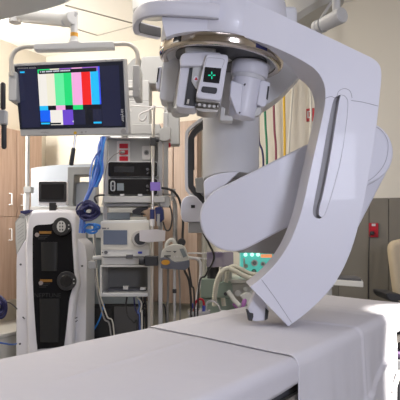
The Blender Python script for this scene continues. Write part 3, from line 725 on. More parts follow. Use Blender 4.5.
obj('blue_collar', tube(BM(), [W(152.3, 209.5, Yp), W(152.2, 219, Yp)], PX(2.4, Yp), 14), 'clamp_blue', p)
obj('white_collar', tube(BM(), [W(152.2, 219.2, Yp), W(152.1, 226, Yp)], PX(2.5, Yp), 14), 'plate_white', p)
obj('black_clamp', pbox(BM(), 144.2, 256, 157.8, 266, Yp - .02, Yp + .03), 'rubber', p, bevel=.006)
obj('clamp_knob', tube(BM(), [W(139.2, 260.5, Yp - .02), W(144, 260.8, Yp - .02)], PX(4.2, Yp), 16), 'rubber', p)
obj('pole_base', lathe(BM(), [(0, .05), (.03, .05), (.04, .04), (.07, .03), (.075, .0), (0, 0)], 32, Matrix.Translation((W(150.4, 345, Yp).x, Yp, 0))), 'dark_grey', p)
q = thing('blue_clamp', 'dark blue clamp beside the drip pole under the purple tag', 'clamp', W(159, 222, Yt - .01))
obj('jaw', prism(BM(), [(154.8, 207.5), (161, 206.5), (163.4, 210), (164, 219), (160.5, 222.5), (156, 221.5)], Yt - .02, Yt + .035), 'clamp_blue', q, bevel=.005)
obj('screw', tube(BM(), [W(158.4, 214, Yt - .02), W(158.4, 226, Yt - .02)], PX(1.5, Yt), 12), 'light_grey', q)

# second pole with the warmer
Yw = 3.4
p = thing('steel_pole', 'steel equipment pole carrying the fluid warmer', 'pole', Vector((W(174, 0, Yw + .1).x, Yw + .1, 0)))
obj('pole_top', tube(BM(), [W(173.2, 189, Yw + .1), W(173.3, 201, Yw + .1)], PX(2.3, Yw), 14), 'aluminium', p)
obj('pole', tube(BM(), [W(174.3, 200, Yw + .1), W(174.6, 345, Yw + .1), Vector((W(174.6, 345, Yw + .1).x, Yw + .1, .03))], PX(1.5, Yw), 14), 'aluminium', p)
obj('pole_clip', tube(BM(), [W(174.5, 289, Yw + .1), W(174.5, 293, Yw + .1)], PX(2.1, Yw), 12), 'rubber', p)
obj('pole_base', lathe(BM(), [(0, .05), (.025, .05), (.035, .04), (.06, .03), (.065, .0), (0, 0)], 32, Matrix.Translation((W(174.6, 0, Yw + .1).x, Yw + .1, 0))), 'dark_grey', p)
w = thing('fluid_warmer', 'small grey warmer with an orange oval badge on the steel pole', 'medical device', W(174, 270, Yw))
obj('upper_shell', prism(BM(), spl2([(160.6, 259), (161.5, 252), (165, 247.6), (170.5, 245), (176, 244.4), (183, 245.6), (186.6, 252), (189, 260)], 4) + [(182, 261.5), (174, 262), (168, 257.5), (163, 257.4)], Yw - .03, Yw + .07), 'warmer_top', w, bevel=.008, seg=3)
obj('lower_band', prism(BM(), [(160.2, 257.6), (164, 257.2), (168, 257.8), (172, 260.5), (176, 262.2), (184, 261.2), (189.2, 260), (189.4, 267), (185, 270.2), (172, 269.4), (160.6, 268.4)], Yw - .034, Yw + .07), 'warmer_band', w, bevel=.005)
obj('orange_badge', prism(BM(), circ(165.6, 262.4, 4.3, 2.6, 24), Yw - .038, Yw - .0335), 'orange', w)
obj('vent_grille', prism(BM(), [(179.5, 249), (183.4, 248.4), (187, 256), (183.4, 257.6)], Yw - .034, Yw - .029), 'panel_blue_grey', w)
obj('carry_loop', tube(BM(), spline([W(166.5, 249, Yw), W(167, 243.4, Yw), W(171, 239.8, Yw), W(174.5, 242, Yw), W(175, 247, Yw)], 5), .012, 10), 'warmer_top', w)
obj('knob', tube(BM(), [W(181.6, 242.4, Yw - .01), W(181.6, 242.4, Yw + .03)], PX(4.1, Yw), 18), 'rubber', w, bevel=.006)
bm = BM()
for k in range(5): pbox(bm, 164.2 + k * 1.35, 255.1, 165.2 + k * 1.35, 256.8, Yw - .0325, Yw - .0295)
prism(bm, ribbon([(165.8, 250.9), (168, 251.6), (171, 251.4)], .6), Yw - .0325, Yw - .0295); prism(bm, [(172.8, 251), (176.8, 251), (174.8, 253)], Yw - .0325, Yw - .0295)
obj('front_marks', bm, 'ink', w)
bm = BM()
for x in (174.4, 177, 180.6): prism(bm, circ(x, 256.8, .8, n=10), Yw - .0325, Yw - .0295)
obj('buttons', bm, 'plate_white', w)

# cables
def cable(pts, r, m, label, group=None, n=6, name='cable'):
    return tag(obj(name, tube(BM(), spline([W(*a) if not isinstance(a, Vector) else a for a in pts], n), r, 8), m), label, 'cable', group)
Ye = Yt + .12
def fl_pt(px, Y): return Vector((W(px, 0, Y).x, Y, 0.01))
gname = 'cables hanging under the equipment tower'
hang = [([(127, 297, Ye), (126, 306, Ye), (128, 316, Ye), (134, 323, Ye), (137, 330, Ye), fl_pt(136, Ye)], 'cable_black'),
        ([(134, 297, Ye), (135, 308, Ye), (138.5, 316, Ye), (139, 325, Ye), fl_pt(139, Ye)], 'navy'),
        ([(138, 297, Ye), (139.5, 306, Ye), (138, 313, Ye), (140, 325, Ye), fl_pt(142, Ye)], 'cable_pale_blue'),
        ([(141, 297, Ye), (142.5, 305, Ye), (145, 314, Ye), (143.5, 322, Ye), fl_pt(144, Ye)], 'cable_black'),
        ([(144, 297, Ye - .04), (146, 308, Ye - .04), (143.5, 316, Ye - .04), (146, 326, Ye - .04), fl_pt(146, Ye - .04)], 'cable_black'),
        ([(146, 297, Ye), (145, 302, Ye), (142, 309, Ye), (147, 318, Ye), fl_pt(148, Ye)], 'cable_black'),
        ([(137, 297, Ye - .05), (141.5, 303, Ye - .05), (140.5, 312, Ye - .05), (142, 322, Ye - .05), fl_pt(140, Ye - .05)], 'white_hose')]
labs = ['leftmost black cable hanging under the lowest tower shelf', 'navy cable hanging under the lowest tower shelf', 'pale blue cable hanging under the lowest tower shelf',
        'black cable hanging right of the pale blue one under the tower', 'black cable bending back beside the aluminium upright of the tower', 'rightmost thin black cable under the lowest tower shelf', 'white cable tangled among the black ones under the tower']
for (pp, m_), l_ in zip(hang, labs): cable(pp, .0055, m_, l_, gname)
cable([(94, 222, Yt + .05), (95, 240, Yt + .04), (94.5, 262, Yt + .03), (97, 290, Yt + .04), (104, 318, Yt + .05), (111, 335, Yt + .05), fl_pt(114, Yt + .05)], .0055, 'cable_grey', 'long grey cable falling left of the tower shelves')
cable([(92, 226, Yt + .12), (96, 262, Yt + .1), (99, 290, Yt + .1), (107, 316, Yt + .1), (114, 332, Yt + .1), fl_pt(117, Yt + .1)], .0045, 'white_hose', 'thin pale cable beside the long grey one left of the tower')
cable([(158, 188, Yt + .1), (166, 188.5, Yt + .0), (173, 191, Yt - .02), (178, 197, Yt), (181, 206, Yt), (183, 222, Yt), (182.5, 240, Yt), (184, 268, Yt + .05), (191, 300, Yt + .05), fl_pt(192, Yt + .05)], .0075, 'cable_black', 'thick dark cable arching right from the tower past the steel pole')
cable([(163, 194, Yt + .05), (170, 195, Yt - .01), (174.5, 199, Yt - .02), (176.6, 210, Yt - .02), (176.4, 232, Yt - .02), (178, 262, Yt + .12), (180, 300, Yt + .12), fl_pt(181, Yt + .12)], .006, 'cable_grey', 'dark grey cable running down along the steel pole')
cable([(163, 222, Yt + .02), (166, 230, Yt - .02), (170, 229, Yt - .02), (172, 219, Yt - .01), (170.5, 208, Yt), (165, 200, Yt + .02)], .005, 'cable_black', 'black cable loop between the drip pole and the steel pole')
cable([(163, 262, Yt + .14), (160, 285, Yt + .14), (158.5, 305, Yt + .14), (166, 316, Yt + .14), fl_pt(168, Yt + .14)], .005, 'cable_black', 'black cable hanging under the left of the fluid warmer')
cable([(168, 268, Yt + .12), (168, 290, Yt + .12), (167.5, 320, Yt + .12), fl_pt(167, Yt + .12)], .0075, 'cable_grey', 'thick grey cable hanging under the middle of the fluid warmer')
cable([(188, 264, Yt - .02), (191.5, 285, Yt), (194.5, 305, Yt), fl_pt(196, Yt + .05)], .006, 'cable_black', 'black cable running down from the right of the fluid warmer')
cable([(202, 222, 3.2), (203, 232, 3.2), (209, 244, 3.25), (214, 258, 3.3), (206, 275, 3.5), (198, 297, 3.5), fl_pt(198, 3.5)], .006, 'cable_black', 'black cable dropping from the robot joint box')

b = thing('cable_bundle', 'bundle of blue cables hanging at the left side of the tower', 'cable bundle', W(90, 232, Yt - .05))
for k in range(20):
    a0 = 104 + random.uniform(-2.5, 3); dep = Yt - .06 + random.uniform(-.05, .04); sp_ = random.uniform(-1, 1)
    xs = [(a0, 136 + random.uniform(0, 3)), (a0 - 2.5 + 2.4 * sp_, 147), (98.5 + 5.5 * sp_ + random.uniform(-1.5, 1.5), 160), (96.5 + 6.5 * sp_ + random.uniform(-2, 2), 173), (93 + 6 * sp_ + random.uniform(-2, 2), 187), (87 + 4 * sp_ + random.uniform(-2, 2), 201), (84 + 4 * sp_, 215), (83 + 5 * sp_, 233)]
    n_ = random.choice((5, 5, 6, 8)) if sp_ > -.2 else random.choice((6, 8, 8))
    obj('cable', tube(BM(), spline([W(x, y, dep + random.uniform(-.015, .015)) for x, y in xs[:n_]], 6), .0052, 8), ['cable_blue', 'cable_pale_blue', 'cable_blue', 'cable_sky'][k % 4], b)
obj('hanger', tube(BM(), [W(100, 137.5, Yt - .05), W(109, 136, Yt - .05), W(109, 136, Yt + .03)], .008, 8), 'light_grey', b)
def coil(cx, cy, rx, ry, Y, turns, r, jitter, seed):
    rnd = random.Random(seed); pts = []
    N = turns * 14
    ph = [rnd.uniform(0, 6) for _ in range(4)]
    for k in range(N):
        q = 2 * math.pi * k / 14
        tt = k / 14
        s = 1.05 - jitter + jitter * math.sin(tt * 2.3 + ph[0]); s2 = 1.05 - jitter + jitter * math.sin(tt * 3.1 + ph[1])
        pts.append(W(cx + rx * s * math.cos(q) + .18 * rx * math.sin(tt * 1.7 + ph[2]), cy + ry * s2 * math.sin(q) + .2 * ry * math.sin(tt * 2.6 + ph[3]), Y + .05 * math.sin(tt * 1.9 + ph[2]) + .012 * math.sin(3 * q)))
    return tube(BM(), spline(pts, 3), r, 8)
tag(obj('cable_coil', coil(88, 211, 9.6, 8.6, Yt - .1, 15, .0062, .30, 3), 'navy'), 'coiled dark navy cable hanging left of the tower', 'cable')
tag(obj('cable_coil', coil(90.5, 228, 8, 4.5, Yt - .03, 3, .007, .2, 5), 'cable_sky'), 'bright blue coiled cable under the dark navy coil', 'cable')
cable([(97, 203, Yt - .08), (94.5, 198, Yt - .08), (98, 195.5, Yt - .05), (104, 195, Yt - .0)], .006, 'cable_black', 'short black cable from the navy coil to the tower shelf')
# left edge coil
tag(obj('cable_coil', coil(-1, 307, 6.5, 10, 3.6, 11, .008, .28, 9), 'navy'), 'dark blue cable coil cut off by the left picture edge', 'cable')
cable([(2, 302, 3.6), (9, 302.5, 3.7), (13, 305, 3.9), (17, 309, 4.22)], .004, 'cable_black', 'thin black cable from the left edge coil to the suction rover')
cable([(-4, 342, 3.6), (5, 343.6, 3.7), (12, 344.6, 3.9), (16.5, 343.8, 4.22)], .0055, 'cable_blue', 'blue cable lying low between left edge and suction rover')
s = thing('cable_stand', 'thin metal stand holding the blue coil at the left edge', 'stand', fl_pt(-3, 3.62))
obj('post', tube(BM(), [Vector((W(-4, 0, 3.62).x, 3.62, .02)), W(-4, 306, 3.62)], .012, 10), 'aluminium', s)
obj('foot', lathe(BM(), [(0, .03), (.17, .025), (.18, 0), (0, 0)], 24, Matrix.Translation((W(-4, 0, 3.62).x, 3.62, 0))), 'dark_grey', s)
obj('hook', tube(BM(), [W(-4, 305, 3.62), W(-2, 300, 3.56), W(-2, 297, 3.56)], .008, 8), 'aluminium', s)

# ------------------------------------------------------------------ anaesthesia machine behind the table
Ya = 3.9
t = thing('anaesthesia_machine', 'pale green anaesthesia machine with teal lit panel behind the table', 'medical machine', Vector((W(235, 0, Ya).x, Ya + .3, 0)))
fa = HY + CZ / Ya * F
obj('cabinet', pbox(BM(), 200.5, 298, 290, fa - 12, Ya + .02, Ya + .5), 'machine_green', t, bevel=.01)
obj('side_housing', pbox(BM(), 200.5, 279, 217, 298, Ya + .0, Ya + .3), 'machine_green', t, bevel=.006)
obj('front_block', prism(BM(), [(217, 298), (217, 285), (224, 281), (232, 282), (233, 298)], Ya - .02, Ya + .2), 'machine_green', t, bevel=.005)
tp = obj('lit_panel', pbox(BM(), 240.5, 253, 283, 281, Ya + .12, Ya + .2), 'teal_panel', t)
obj('panel_hood', pbox(BM(), 238, 244, 285, 252.8, Ya + .04, Ya + .3), 'mid_grey', t, bevel=.006)
for x in (245.5, 252, 258): obj('panel_lamp', tube(BM(), [W(x, 254.6, Ya + .1), W(x, 254.6, Ya + .121)], PX(1.9, Ya), 14), 'teal_lamp', tp)
obj('warning_strip', pbox(BM(), 261, 254.5, 272, 257.5, Ya + .105, Ya + .1195), 'orange_lamp', tp)
for x, y, r, m_ in ((254.5, 263, 3.4, 'plate_white'), (246, 266, 2.2, 'machine_green'), (263, 264, 2.4, 'plate_white'), (254, 271.5, 2.6, 'green'), (266, 271, 2.2, 'machine_green')):
    g = obj('gauge', tube(BM(), [W(x, y, Ya + .09), W(x, y, Ya + .121)], PX(r, Ya), 20), m_, tp, bevel=.002)
    if r > 2.3: obj('gauge_centre', tube(BM(), [W(x, y, Ya + .085), W(x, y, Ya + .091)], PX(r * .6, Ya), 16), 'panel_blue_grey', g)
obj('flow_tube', pbox(BM(), 243.5, 258, 245, 275, Ya + .1, Ya + .1195), 'plate_white', tp)
obj('white_shelf', pbox(BM(), 231, 279.5, 286, 283.5, Ya - .04, Ya + .4), 'machine_cream', t, bevel=.004)
obj('valve_block', prism(BM(), [(230, 283.5), (262, 283.5), (262, 299), (250, 303), (236, 301), (231, 295)], Ya + .0, Ya + .2), 'machine_cream', t, bevel=.008)
obj('valve_block', pbox(BM(), 221, 268, 232, 283, Ya + .02, Ya + .16), 'machine_cream', t, bevel=.008)
for x, y, r in ((238, 293.5, 3.2), (245.5, 289, 2.2), (251, 294, 2.6)):
    obj('valve_knob', tube(BM(), [W(x, y, Ya - .03), W(x, y, Ya + .005)], PX(r, Ya), 18), 'device_white', t, bevel=.003)
obj('drain_nozzle', tube(BM(), [W(223, 298, Ya - .03), W(224, 306, Ya - .035)], PX(2.2, Ya), 14), 'corrugated', t)
obj('valve_port', tube(BM(), [W(225.5, 294, Ya - .04), W(225.5, 294, Ya - .018)], PX(1.8, Ya), 12), 'dark_grey', t)
cn = obj('absorber_canister', tube(BM(), [W(213, 279, Ya + .06), W(213, 267, Ya + .06)], PX(6, Ya), 24), 'black_plastic', t)
obj('canister_jar', prism(BM(), rrect(206.6, 252.2, 233.5, 267, 1), Ya - .03, Ya + .1), 'clear_violet', t, bevel=.004)
obj('jar_rod', tube(BM(), [W(223, 252, Ya + .02), W(223, 284, Ya + .02)], PX(.9, Ya), 10), 'plate_white', t)
obj('jar_core', pbox(BM(), 208, 252.6, 222, 258, Ya + .0, Ya + .06), 'violet_pad', t)
def bellow(pts, r, name, m_):
    P = spline([W(*a) for a in pts], 22)
    rad = [r * (1 + .09 * math.sin(i * 1.9)) for i in range(len(P))]
    return obj(name, tube(BM(), P, r, 14, radii=rad), m_, t, angle=80)
bellow([(214.5, 306, Ya - .08), (214.6, 298, Ya - .08), (216.5, 284, Ya - .09), (220.5, 273.5, Ya - .1), (227.5, 268.6, Ya - .1), (235, 271, Ya - .11), (243, 275.4, Ya - .12), (252, 278.4, Ya - .12), (263, 277.8, Ya - .1), (276, 272, Ya - .05)], PX(2.5, Ya), 'breathing_hose', 'corrugated')
bellow([(226, 282, Ya - .03), (228, 270, Ya - .05), (233.5, 266.2, Ya - .06), (240, 268.4, Ya - .07), (249, 273.0, Ya - .07), (260, 274, Ya - .07), (275, 267, Ya - .05)], PX(2.1, Ya), 'breathing_hose', 'corrugated')
obj('tube_fitting', tube(BM(), [W(228, 291, Ya - .1), W(234, 300, Ya - .12), W(240, 306, Ya - .15)], PX(2.2, Ya), 12), 'device_white', t)
obj('magenta_tube', tube(BM(), spline([W(234, 303, Ya - .12), W(237, 307, Ya - .12), W(241, 308, Ya - .12), (W(244, 303, Ya - .12)), W(245.5, 298, Ya - .1)], 5), PX(2.2, Ya), 12), 'magenta', t)
obj('bag_mount', prism(BM(), [(240, 296), (247, 292), (254, 296), (256, 305), (248, 306)], Ya - .12, Ya - .05), 'device_white', t, bevel=.006)
obj('support_pipe', tube(BM(), spline([W(188, 257.5, Ya - .02), W(195, 258.5, Ya - .02), W(199.5, 261, Ya - .02), W(201, 270, Ya - .02), W(199.6, 284, Ya - .02), W(197, 300, Ya - .02), W(196.5, 330, Ya - .02)], 6), PX(1.5, Ya), 10), 'plate_white', t)
obj('support_pipe', tube(BM(), [W(188, 253.2, Ya - .01), W(207, 253.4, Ya - .01)], PX(.8, Ya), 8), 'plate_white', t)
obj('support_pipe', tube(BM(), [W(188, 256.8, Ya - .01), W(207, 259, Ya - .01)], PX(.8, Ya), 8), 'plate_white', t)
obj('foot_box', pbox(BM(), 204, fa - 12, 286, fa, Ya + .06, Ya + .5), 'black_plastic', t)
# suction jar with red and clear tubing
Yj = 3.6
t = thing('suction_jar', 'clear plastic suction jar with a red tube behind the table edge', 'jar', W(199, 345, Yj))
obj('jar_body', tube(BM(), [W(199, 345, Yj), W(199, 318, Yj), W(199, 313, Yj)], .08, 28, radii=[PX(10, Yj), PX(11, Yj), PX(10, Yj)]), 'clear', t)
obj('lid', tube(BM(), [W(199, 313.5, Yj), W(199, 310.2, Yj)], PX(11.5, Yj), 28), 'clear', t, bevel=.004)
obj('red_tube', tube(BM(), spline([W(194, 312, Yj - .04), W(195, 304, Yj - .04), W(198.5, 299.4, Yj - .04), W(202.6, 300, Yj - .04), W(204, 305, Yj - .04), W(203.6, 310, Yj - .04)], 6), PX(1.2, Yj), 12), 'bright_red', t)
obj('blue_clip', pbox(BM(), 190.5, 303.6, 193.4, 308.6, Yj - .05, Yj - .02), 'clip_blue', t, bevel=.003)
obj('blue_clip', pbox(BM(), 202.2, 306, 205.4, 311.4, Yj - .06, Yj - .02), 'clip_blue', t, bevel=.003)
obj('clear_tube', tube(BM(), spline([W(205.5, 311, Yj - .04), W(207, 303, Yj - .04), W(212, 301, Yj - .04), W(217.5, 304, Yj - .04), W(220.5, 310.5, Yj - .04), W(222, 316, Yj - .03)], 6), PX(1.0, Yj), 10), 'clear', t)
obj('stand', cyl(BM(), (W(199, 0, Yj).x, Yj, 0.0), W(199, 345.2, Yj), .03), 'aluminium', t)

# ------------------------------------------------------------------ tray stand and chair at right
Yk = 3.55
t = thing('tray_stand', 'white tray stand behind the table right of the robot arm', 'tray stand', Vector((W(331, 0, Yk + .1).x, Yk + .1, 0)))
tr = obj('tray', vprism(BM(), [(W(332, 0, Yk).x, Yk + .04), (W(363.4, 0, Yk - .1).x, Yk - .1), (W(363.8, 0, Yk).x, Yk + .04), (W(362, 0, Yk).x, Yk + .16), (W(333, 0, Yk).x, Yk + .22)], W(0, 285.8, Yk).z, W(0, 280, Yk).z), 'device_white', t, bevel=.005)
obj('tray_mat', vprism(BM(), [(W(333.5, 0, Yk).x, Yk + .05), (W(362, 0, Yk - .1).x, Yk - .085), (W(362, 0, Yk).x, Yk + .04), (W(360.5, 0, Yk).x, Yk + .15), (W(334, 0, Yk).x, Yk + .21)], W(0, 279.9, Yk).z, W(0, 277.6, Yk).z), 'dark_grey', tr)
obj('bracket', prism(BM(), [(327, 283), (333, 281), (334, 286.4), (329.5, 289), (328, 296), (324, 296)], Yk + .05, Yk + .12), 'device_white', t, bevel=.005)
obj('post', cyl(BM(), (W(329, 0, Yk + .1).x, Yk + .1, .03), W(328.5, 288, Yk + .1), .022), 'device_white', t)
obj('foot', lathe(BM(), [(0, .05), (.04, .05), (.05, .04), (.24, .025), (.25, 0), (0, 0)], 32, Matrix.Translation((W(329, 0, Yk + .1).x, Yk + .1, 0))), 'dark_grey', t)
Yh = 3.55
t = thing('armchair', 'beige padded chair cut off by the right picture edge', 'chair', Vector((W(415, 0, Yh).x, Yh + .2, 0)))
back = spl2([(391.6, 255), (391.2, 248), (393, 243.5), (398, 240.5), (412, 238.5), (428, 240), (436, 247), (437, 262)], 4) + [(436, 300), (433, 312), (400, 312), (397, 296), (394, 275)]
obj('backrest', prism(BM(), back, Yh + .05, Yh + .15), 'beige', t, bevel=.03, seg=4)
sz = .50
obj('seat', box(BM(), (W(394, 0, Yh).x, Yh - .35, sz - .1), (W(435, 0, Yh).x, Yh + .1, sz)), 'beige', t, bevel=.03, seg=4)
obj('back_post', box(BM(), (W(408, 0, Yh).x, Yh + .1, sz - .08), (W(422, 0, Yh).x, Yh + .14, 1.0)), 'rubber', t)
for x0, x1 in ((386, 402), (427, 443)):
    a = obj('armrest', prism(BM(), [(x0, 293.8), (x0 + 3, 293.2), (x1, 294.6), (x1, 300.5), (x0 + 5, 301.5), (x0 + 1.2, 297.5)], Yh - .15, Yh + .12), 'rubber', t, bevel=.006)
    obj('arm_support', box(BM(), (W(x0 + 6, 0, Yh).x, Yh - .06, sz - .09), (W(x0 + 10, 0, Yh).x, Yh, W(0, 300, Yh).z)), 'rubber', t)
obj('gas_column', cyl(BM(), (W(415, 0, Yh).x, Yh - .12, .08), (W(415, 0, Yh).x, Yh - .12, sz - .1), .03), 'rubber', t)
for k in range(5):
    q = 2 * math.pi * k / 5 + .3; c0 = Vector((W(415, 0, Yh).x, Yh - .12, .09))
    obj('base_leg', tube(BM(), [c0, c0 + Vector((.26 * math.cos(q), .26 * math.sin(q), -.03)), c0 + Vector((.26 * math.cos(q), .26 * math.sin(q), -.089))], .02, 8), 'rubber', t)

# ------------------------------------------------------------------ operating table and its sheets
TZ = 1.0
F0, F1, N0, N1 = Vector((-.92, 1.32)), Vector((.689, 3.446)), Vector((-.25, .946)), Vector((1.142, 2.962))
LEN = 2.6; WID = .72
def tb(a, b):                           # a: 0 far side .. 1 near side, b: 0 head end .. 1 foot end
    p = (F0 * (1 - b) + F1 * b) * (1 - a) + (N0 * (1 - b) + N1 * b) * a
    return p
DA = (N0 + N1 - F0 - F1).normalized(); DA = Vector((.797, -.604)); DB = Vector((.604, .797))
def bend(o, r):
    if o <= 0: return 0.0, 0.0
    if o < math.pi * r / 2: return r * math.sin(o / r), r * (1 - math.cos(o / r))
    return r, r + (o - math.pi * r / 2)
def cloth(name, b0f, b1f, over_far, over_near, over_end, lift, r, m_, wr, seed, nb=150, na=110):
    bm = BM(); grid = []; off = Vector((seed * 3.1, seed * 1.7, 0))
    for i in range(nb + 1):
        row = []
        for j in range(na + 1):
            fb = i / nb
            sa = -over_far + (over_far + WID + (over_near(fb) if callable(over_near) else over_near)) * j / na
            a = sa / WID
            ac = max(0, min(1, a))
            lo = b0f * (1 - 0) if not callable(b0f) else b0f(ac)
            hi = b1f
            sb = lo * LEN + ((hi - lo) * LEN + over_end) * fb
            bq = sb / LEN; bc = min(1, bq)
            ac_ = max(r / WID * .6, min(1 - r / WID * .6, a))
            p = tb(ac_, min(bc, 1 - r / LEN * .6) if over_end else bc)
            dn, zn = bend(sa - (WID - r * .6), r); df, zf_ = bend(-sa + r * .6, r); de, ze = bend(sb - (LEN - r * .6), r) if over_end else (0, 0)
            xy = p + DA * (dn - df) + DB * de
            z = TZ + lift - max(zn, zf_, ze)
            q = Vector((sb, sa, 0)) + off
            n1 = noise.noise(q * 3.0); n2 = noise.noise(Vector((q.x * 9, q.y * 2.5, 3.3)))
            hang = max(0.0, min(1.0, max(zn, zf_, ze) / .25))
            z += wr * (.7 * n1 + .35 * n2) * (1 - hang)
            rip = hang * (.022 * noise.noise(Vector((q.x * 4.2, 7.1, q.y * .6))) + .009 * noise.noise(Vector((q.x * 13, 1.1, q.y * 1.2))))
            if dn > 0: xy += DA * (rip + .012 * hang)
            if df > 0: xy -= DA * (rip + .012 * hang)
            if de > 0: xy += DB * (rip + .01 * hang)
            for k in CREASES.get(name, ()):       # pressed folds: a small ridge along a straight line of the cloth
                (x0, y0), (x1, y1), hgt, wid = k
                L2 = (x1 - x0) ** 2 + (y1 - y0) ** 2; tq = ((sb - x0) * (x1 - x0) + (sa - y0) * (y1 - y0)) / L2
                if 0 <= tq <= 1:
                    dist = ((sb - x0) * (y1 - y0) - (sa - y0) * (x1 - x0)) / math.sqrt(L2)
                    g = hgt * math.exp(-(dist / wid) ** 2) * min(1, 6 * tq, 6 * (1 - tq))
                    if hang > .3 or dn > 0: xy += DA * g
                    z += g * (1 - hang)
            row.append(bm.verts.new((xy.x, xy.y, z)))
        grid.append(row)
    for i in range(nb):
        for j in range(na): bm.faces.new((grid[i][j], grid[i + 1][j], grid[i + 1][j + 1], grid[i][j + 1]))
    o = obj(name, bm, m_, angle=180)
    s = o.modifiers.new('solid', 'SOLIDIFY'); s.thickness = .003; s.offset = -1
    return o
CREASES = {'bed_sheet': [((.3, .35), (1.12, .30), .004, .012), ((.5, .1), (.7, .72), .002, .02)],
           'drape_sheet': [((1.15, .12), (2.6, .20), .005, .012), ((1.65, -.2), (1.62, 1.6), .007, .010), ((1.30, 1.10), (2.15, .86), .018, .010), ((2.0, .3), (2.02, 1.5), .006, .01), ((1.2, .45), (1.7, .40), .003, .02)]}
s1 = cloth('bed_sheet', 0.0, 1.0, .30, lambda f: .078 + .012 * math.sin(9 * f) + (.10 if f > .8 else 0), .22, .0, .030, 'sheet', .004, 1)
tag(s1, 'white bed sheet covering the whole operating table', 'sheet')
s2 = cloth('drape_sheet', lambda a: .442 + (.390 - .442) * a, 0.818, .32, .62, 0, .0065, .036, 'over_sheet', .004, 1, 130, 160)
tag(s2, 'second white sheet laid across the table and hanging long at the front', 'sheet')
t = thing('operating_table', 'operating table with a black top under the white sheets', 'operating table', Vector((.15, 2.1, 0)))
def tslab(bm, a0, a1, b0, b1, z0, z1): return vprism(bm, [tb(a0, b0), tb(a1, b0), tb(a1, b1), tb(a0, b1)], z0, z1)
obj('mattress', tslab(BM(), .045, .955, .015, .985, .90, .985), 'black_plastic', t, bevel=.02)
obj('table_top', tslab(BM(), .05, .95, .02, .98, .845, .898), 'dark_grey', t, bevel=.006)
for a in (.0, .985):
    obj('side_rail', tslab(BM(), a, a + .02, .06, .94, .852, .885), 'steel', t)
obj('column', tslab(BM(), .3, .7, .36, .5, .14, .845), 'light_grey', t, bevel=.02)
obj('base', tslab(BM(), .12, .88, .2, .66, 0, .14), 'dark_grey', t, bevel=.03)
# strap pad and rod at the foot end
c0 = tb(1.03, .90)
obj('strap_pad', tslab(BM(), .96, 1.10, .862, 1.0, .775, .80), 'violet_pad', t, bevel=.006)
obj('pad_holder', tslab(BM(), .9, 1.06, .862, .98, .72, .77), 'light_grey', t, bevel=.006)
obj('lever_rod', tube(BM(), [W(400, 371, 2.55), W(393, 392, 2.5)], .010, 10), 'device_white', t)
obj('holder_bracket', tslab(BM(), .86, 1.0, .87, .97, .50, .715), 'black_plastic', t, bevel=.006)

# ------------------------------------------------------------------ the surgical robot
t = thing('surgical_robot', 'large white surgical robot with a curved arm and a cluster of instrument drives', 'surgical robot', W(285, 326, 2.3))
Y0, Y1 = 2.19, 2.40
outer = spl2([(163, 26), (162, 16), (167, 6), (185, -1), (215, -4), (243, -0.5), (270, 9.5), (300, 23.6), (335, 40), (362, 53), (373, 58.5), (379.3, 64.5), (381.4, 73), (380.5, 88), (376, 130), (368, 182), (359.5, 222), (349, 256), (335, 283), (318, 302.5), (302, 316.5), (288.3, 326.4)], 5)
inner = spl2([(249.8, 287), (263, 276.5), (276, 263), (287.5, 246), (296, 227), (303.5, 203), (311, 168), (318, 137), (323, 114), (325.4, 98), (323.6, 83), (316, 70.6), (302, 60.6), (285, 52), (270, 45.6), (258, 41.6), (245, 37.4), (232, 34), (216, 31.6), (200, 31), (180, 33), (166, 37)], 5)
def arm_bm():
    bm = BM(); pts = outer + inner; no = len(outer)
    f = [bm.verts.new(W(x, y, Y0)) for x, y in pts]; b = []
    for i, v in enumerate(f):
        x, y = pts[i]; yb = Y1
        if i >= no and x < 308 and y < 66: yb = Y0 + .035 + (Y1 - Y0 - .035) * max(0, min(1, (x - 266) / 42)) ** 1.3
        if i < no and x < 215: yb = Y0 + .06
        b.append(bm.verts.new((v.co.x, yb, v.co.z)))
    n = len(f); bm.faces.new(f)
    for tri in tessellate_polygon([[Vector((x, y, 0)) for x, y in pts]]): bm.faces.new([b[i] for i in tri])
    for i in range(n): j = (i + 1) % n; bm.faces.new((f[i], b[i], b[j], f[j]))
    return bm
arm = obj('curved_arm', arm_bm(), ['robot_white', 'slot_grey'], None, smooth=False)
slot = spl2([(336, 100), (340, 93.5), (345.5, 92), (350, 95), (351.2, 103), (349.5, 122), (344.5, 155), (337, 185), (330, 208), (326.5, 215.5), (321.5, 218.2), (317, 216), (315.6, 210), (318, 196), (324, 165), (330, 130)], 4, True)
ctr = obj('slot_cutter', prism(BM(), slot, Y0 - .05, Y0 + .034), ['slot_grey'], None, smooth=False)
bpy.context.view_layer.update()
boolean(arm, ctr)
for p_ in arm.data.polygons: p_.use_smooth = True
arm.data.set_sharp_from_angle(angle=math.radians(40))
w_ = t.location.copy(); arm.parent = t; arm.location = arm.location - w_
bv = arm.modifiers.new('bevel', 'BEVEL'); bv.width = .014; bv.segments = 4; bv.limit_method = 'ANGLE'; bv.angle_limit = math.radians(50); bv.harden_normals = True; bv.use_clamp_overlap = True
grip = spl2([(339.4, 99), (342, 94), (346.5, 92.8), (350, 96), (350.8, 104), (349, 122), (344, 155), (336.6, 184), (329.5, 207), (326, 214.5), (321.8, 217), (318.8, 214), (319.6, 206), (322.6, 195), (328.6, 165), (334.3, 130)], 4, True)
gr = obj('arm_grip', prism(BM(), grip, Y0 + .002, Y0 + .033), 'robot_white', t, bevel=.010, seg=4)
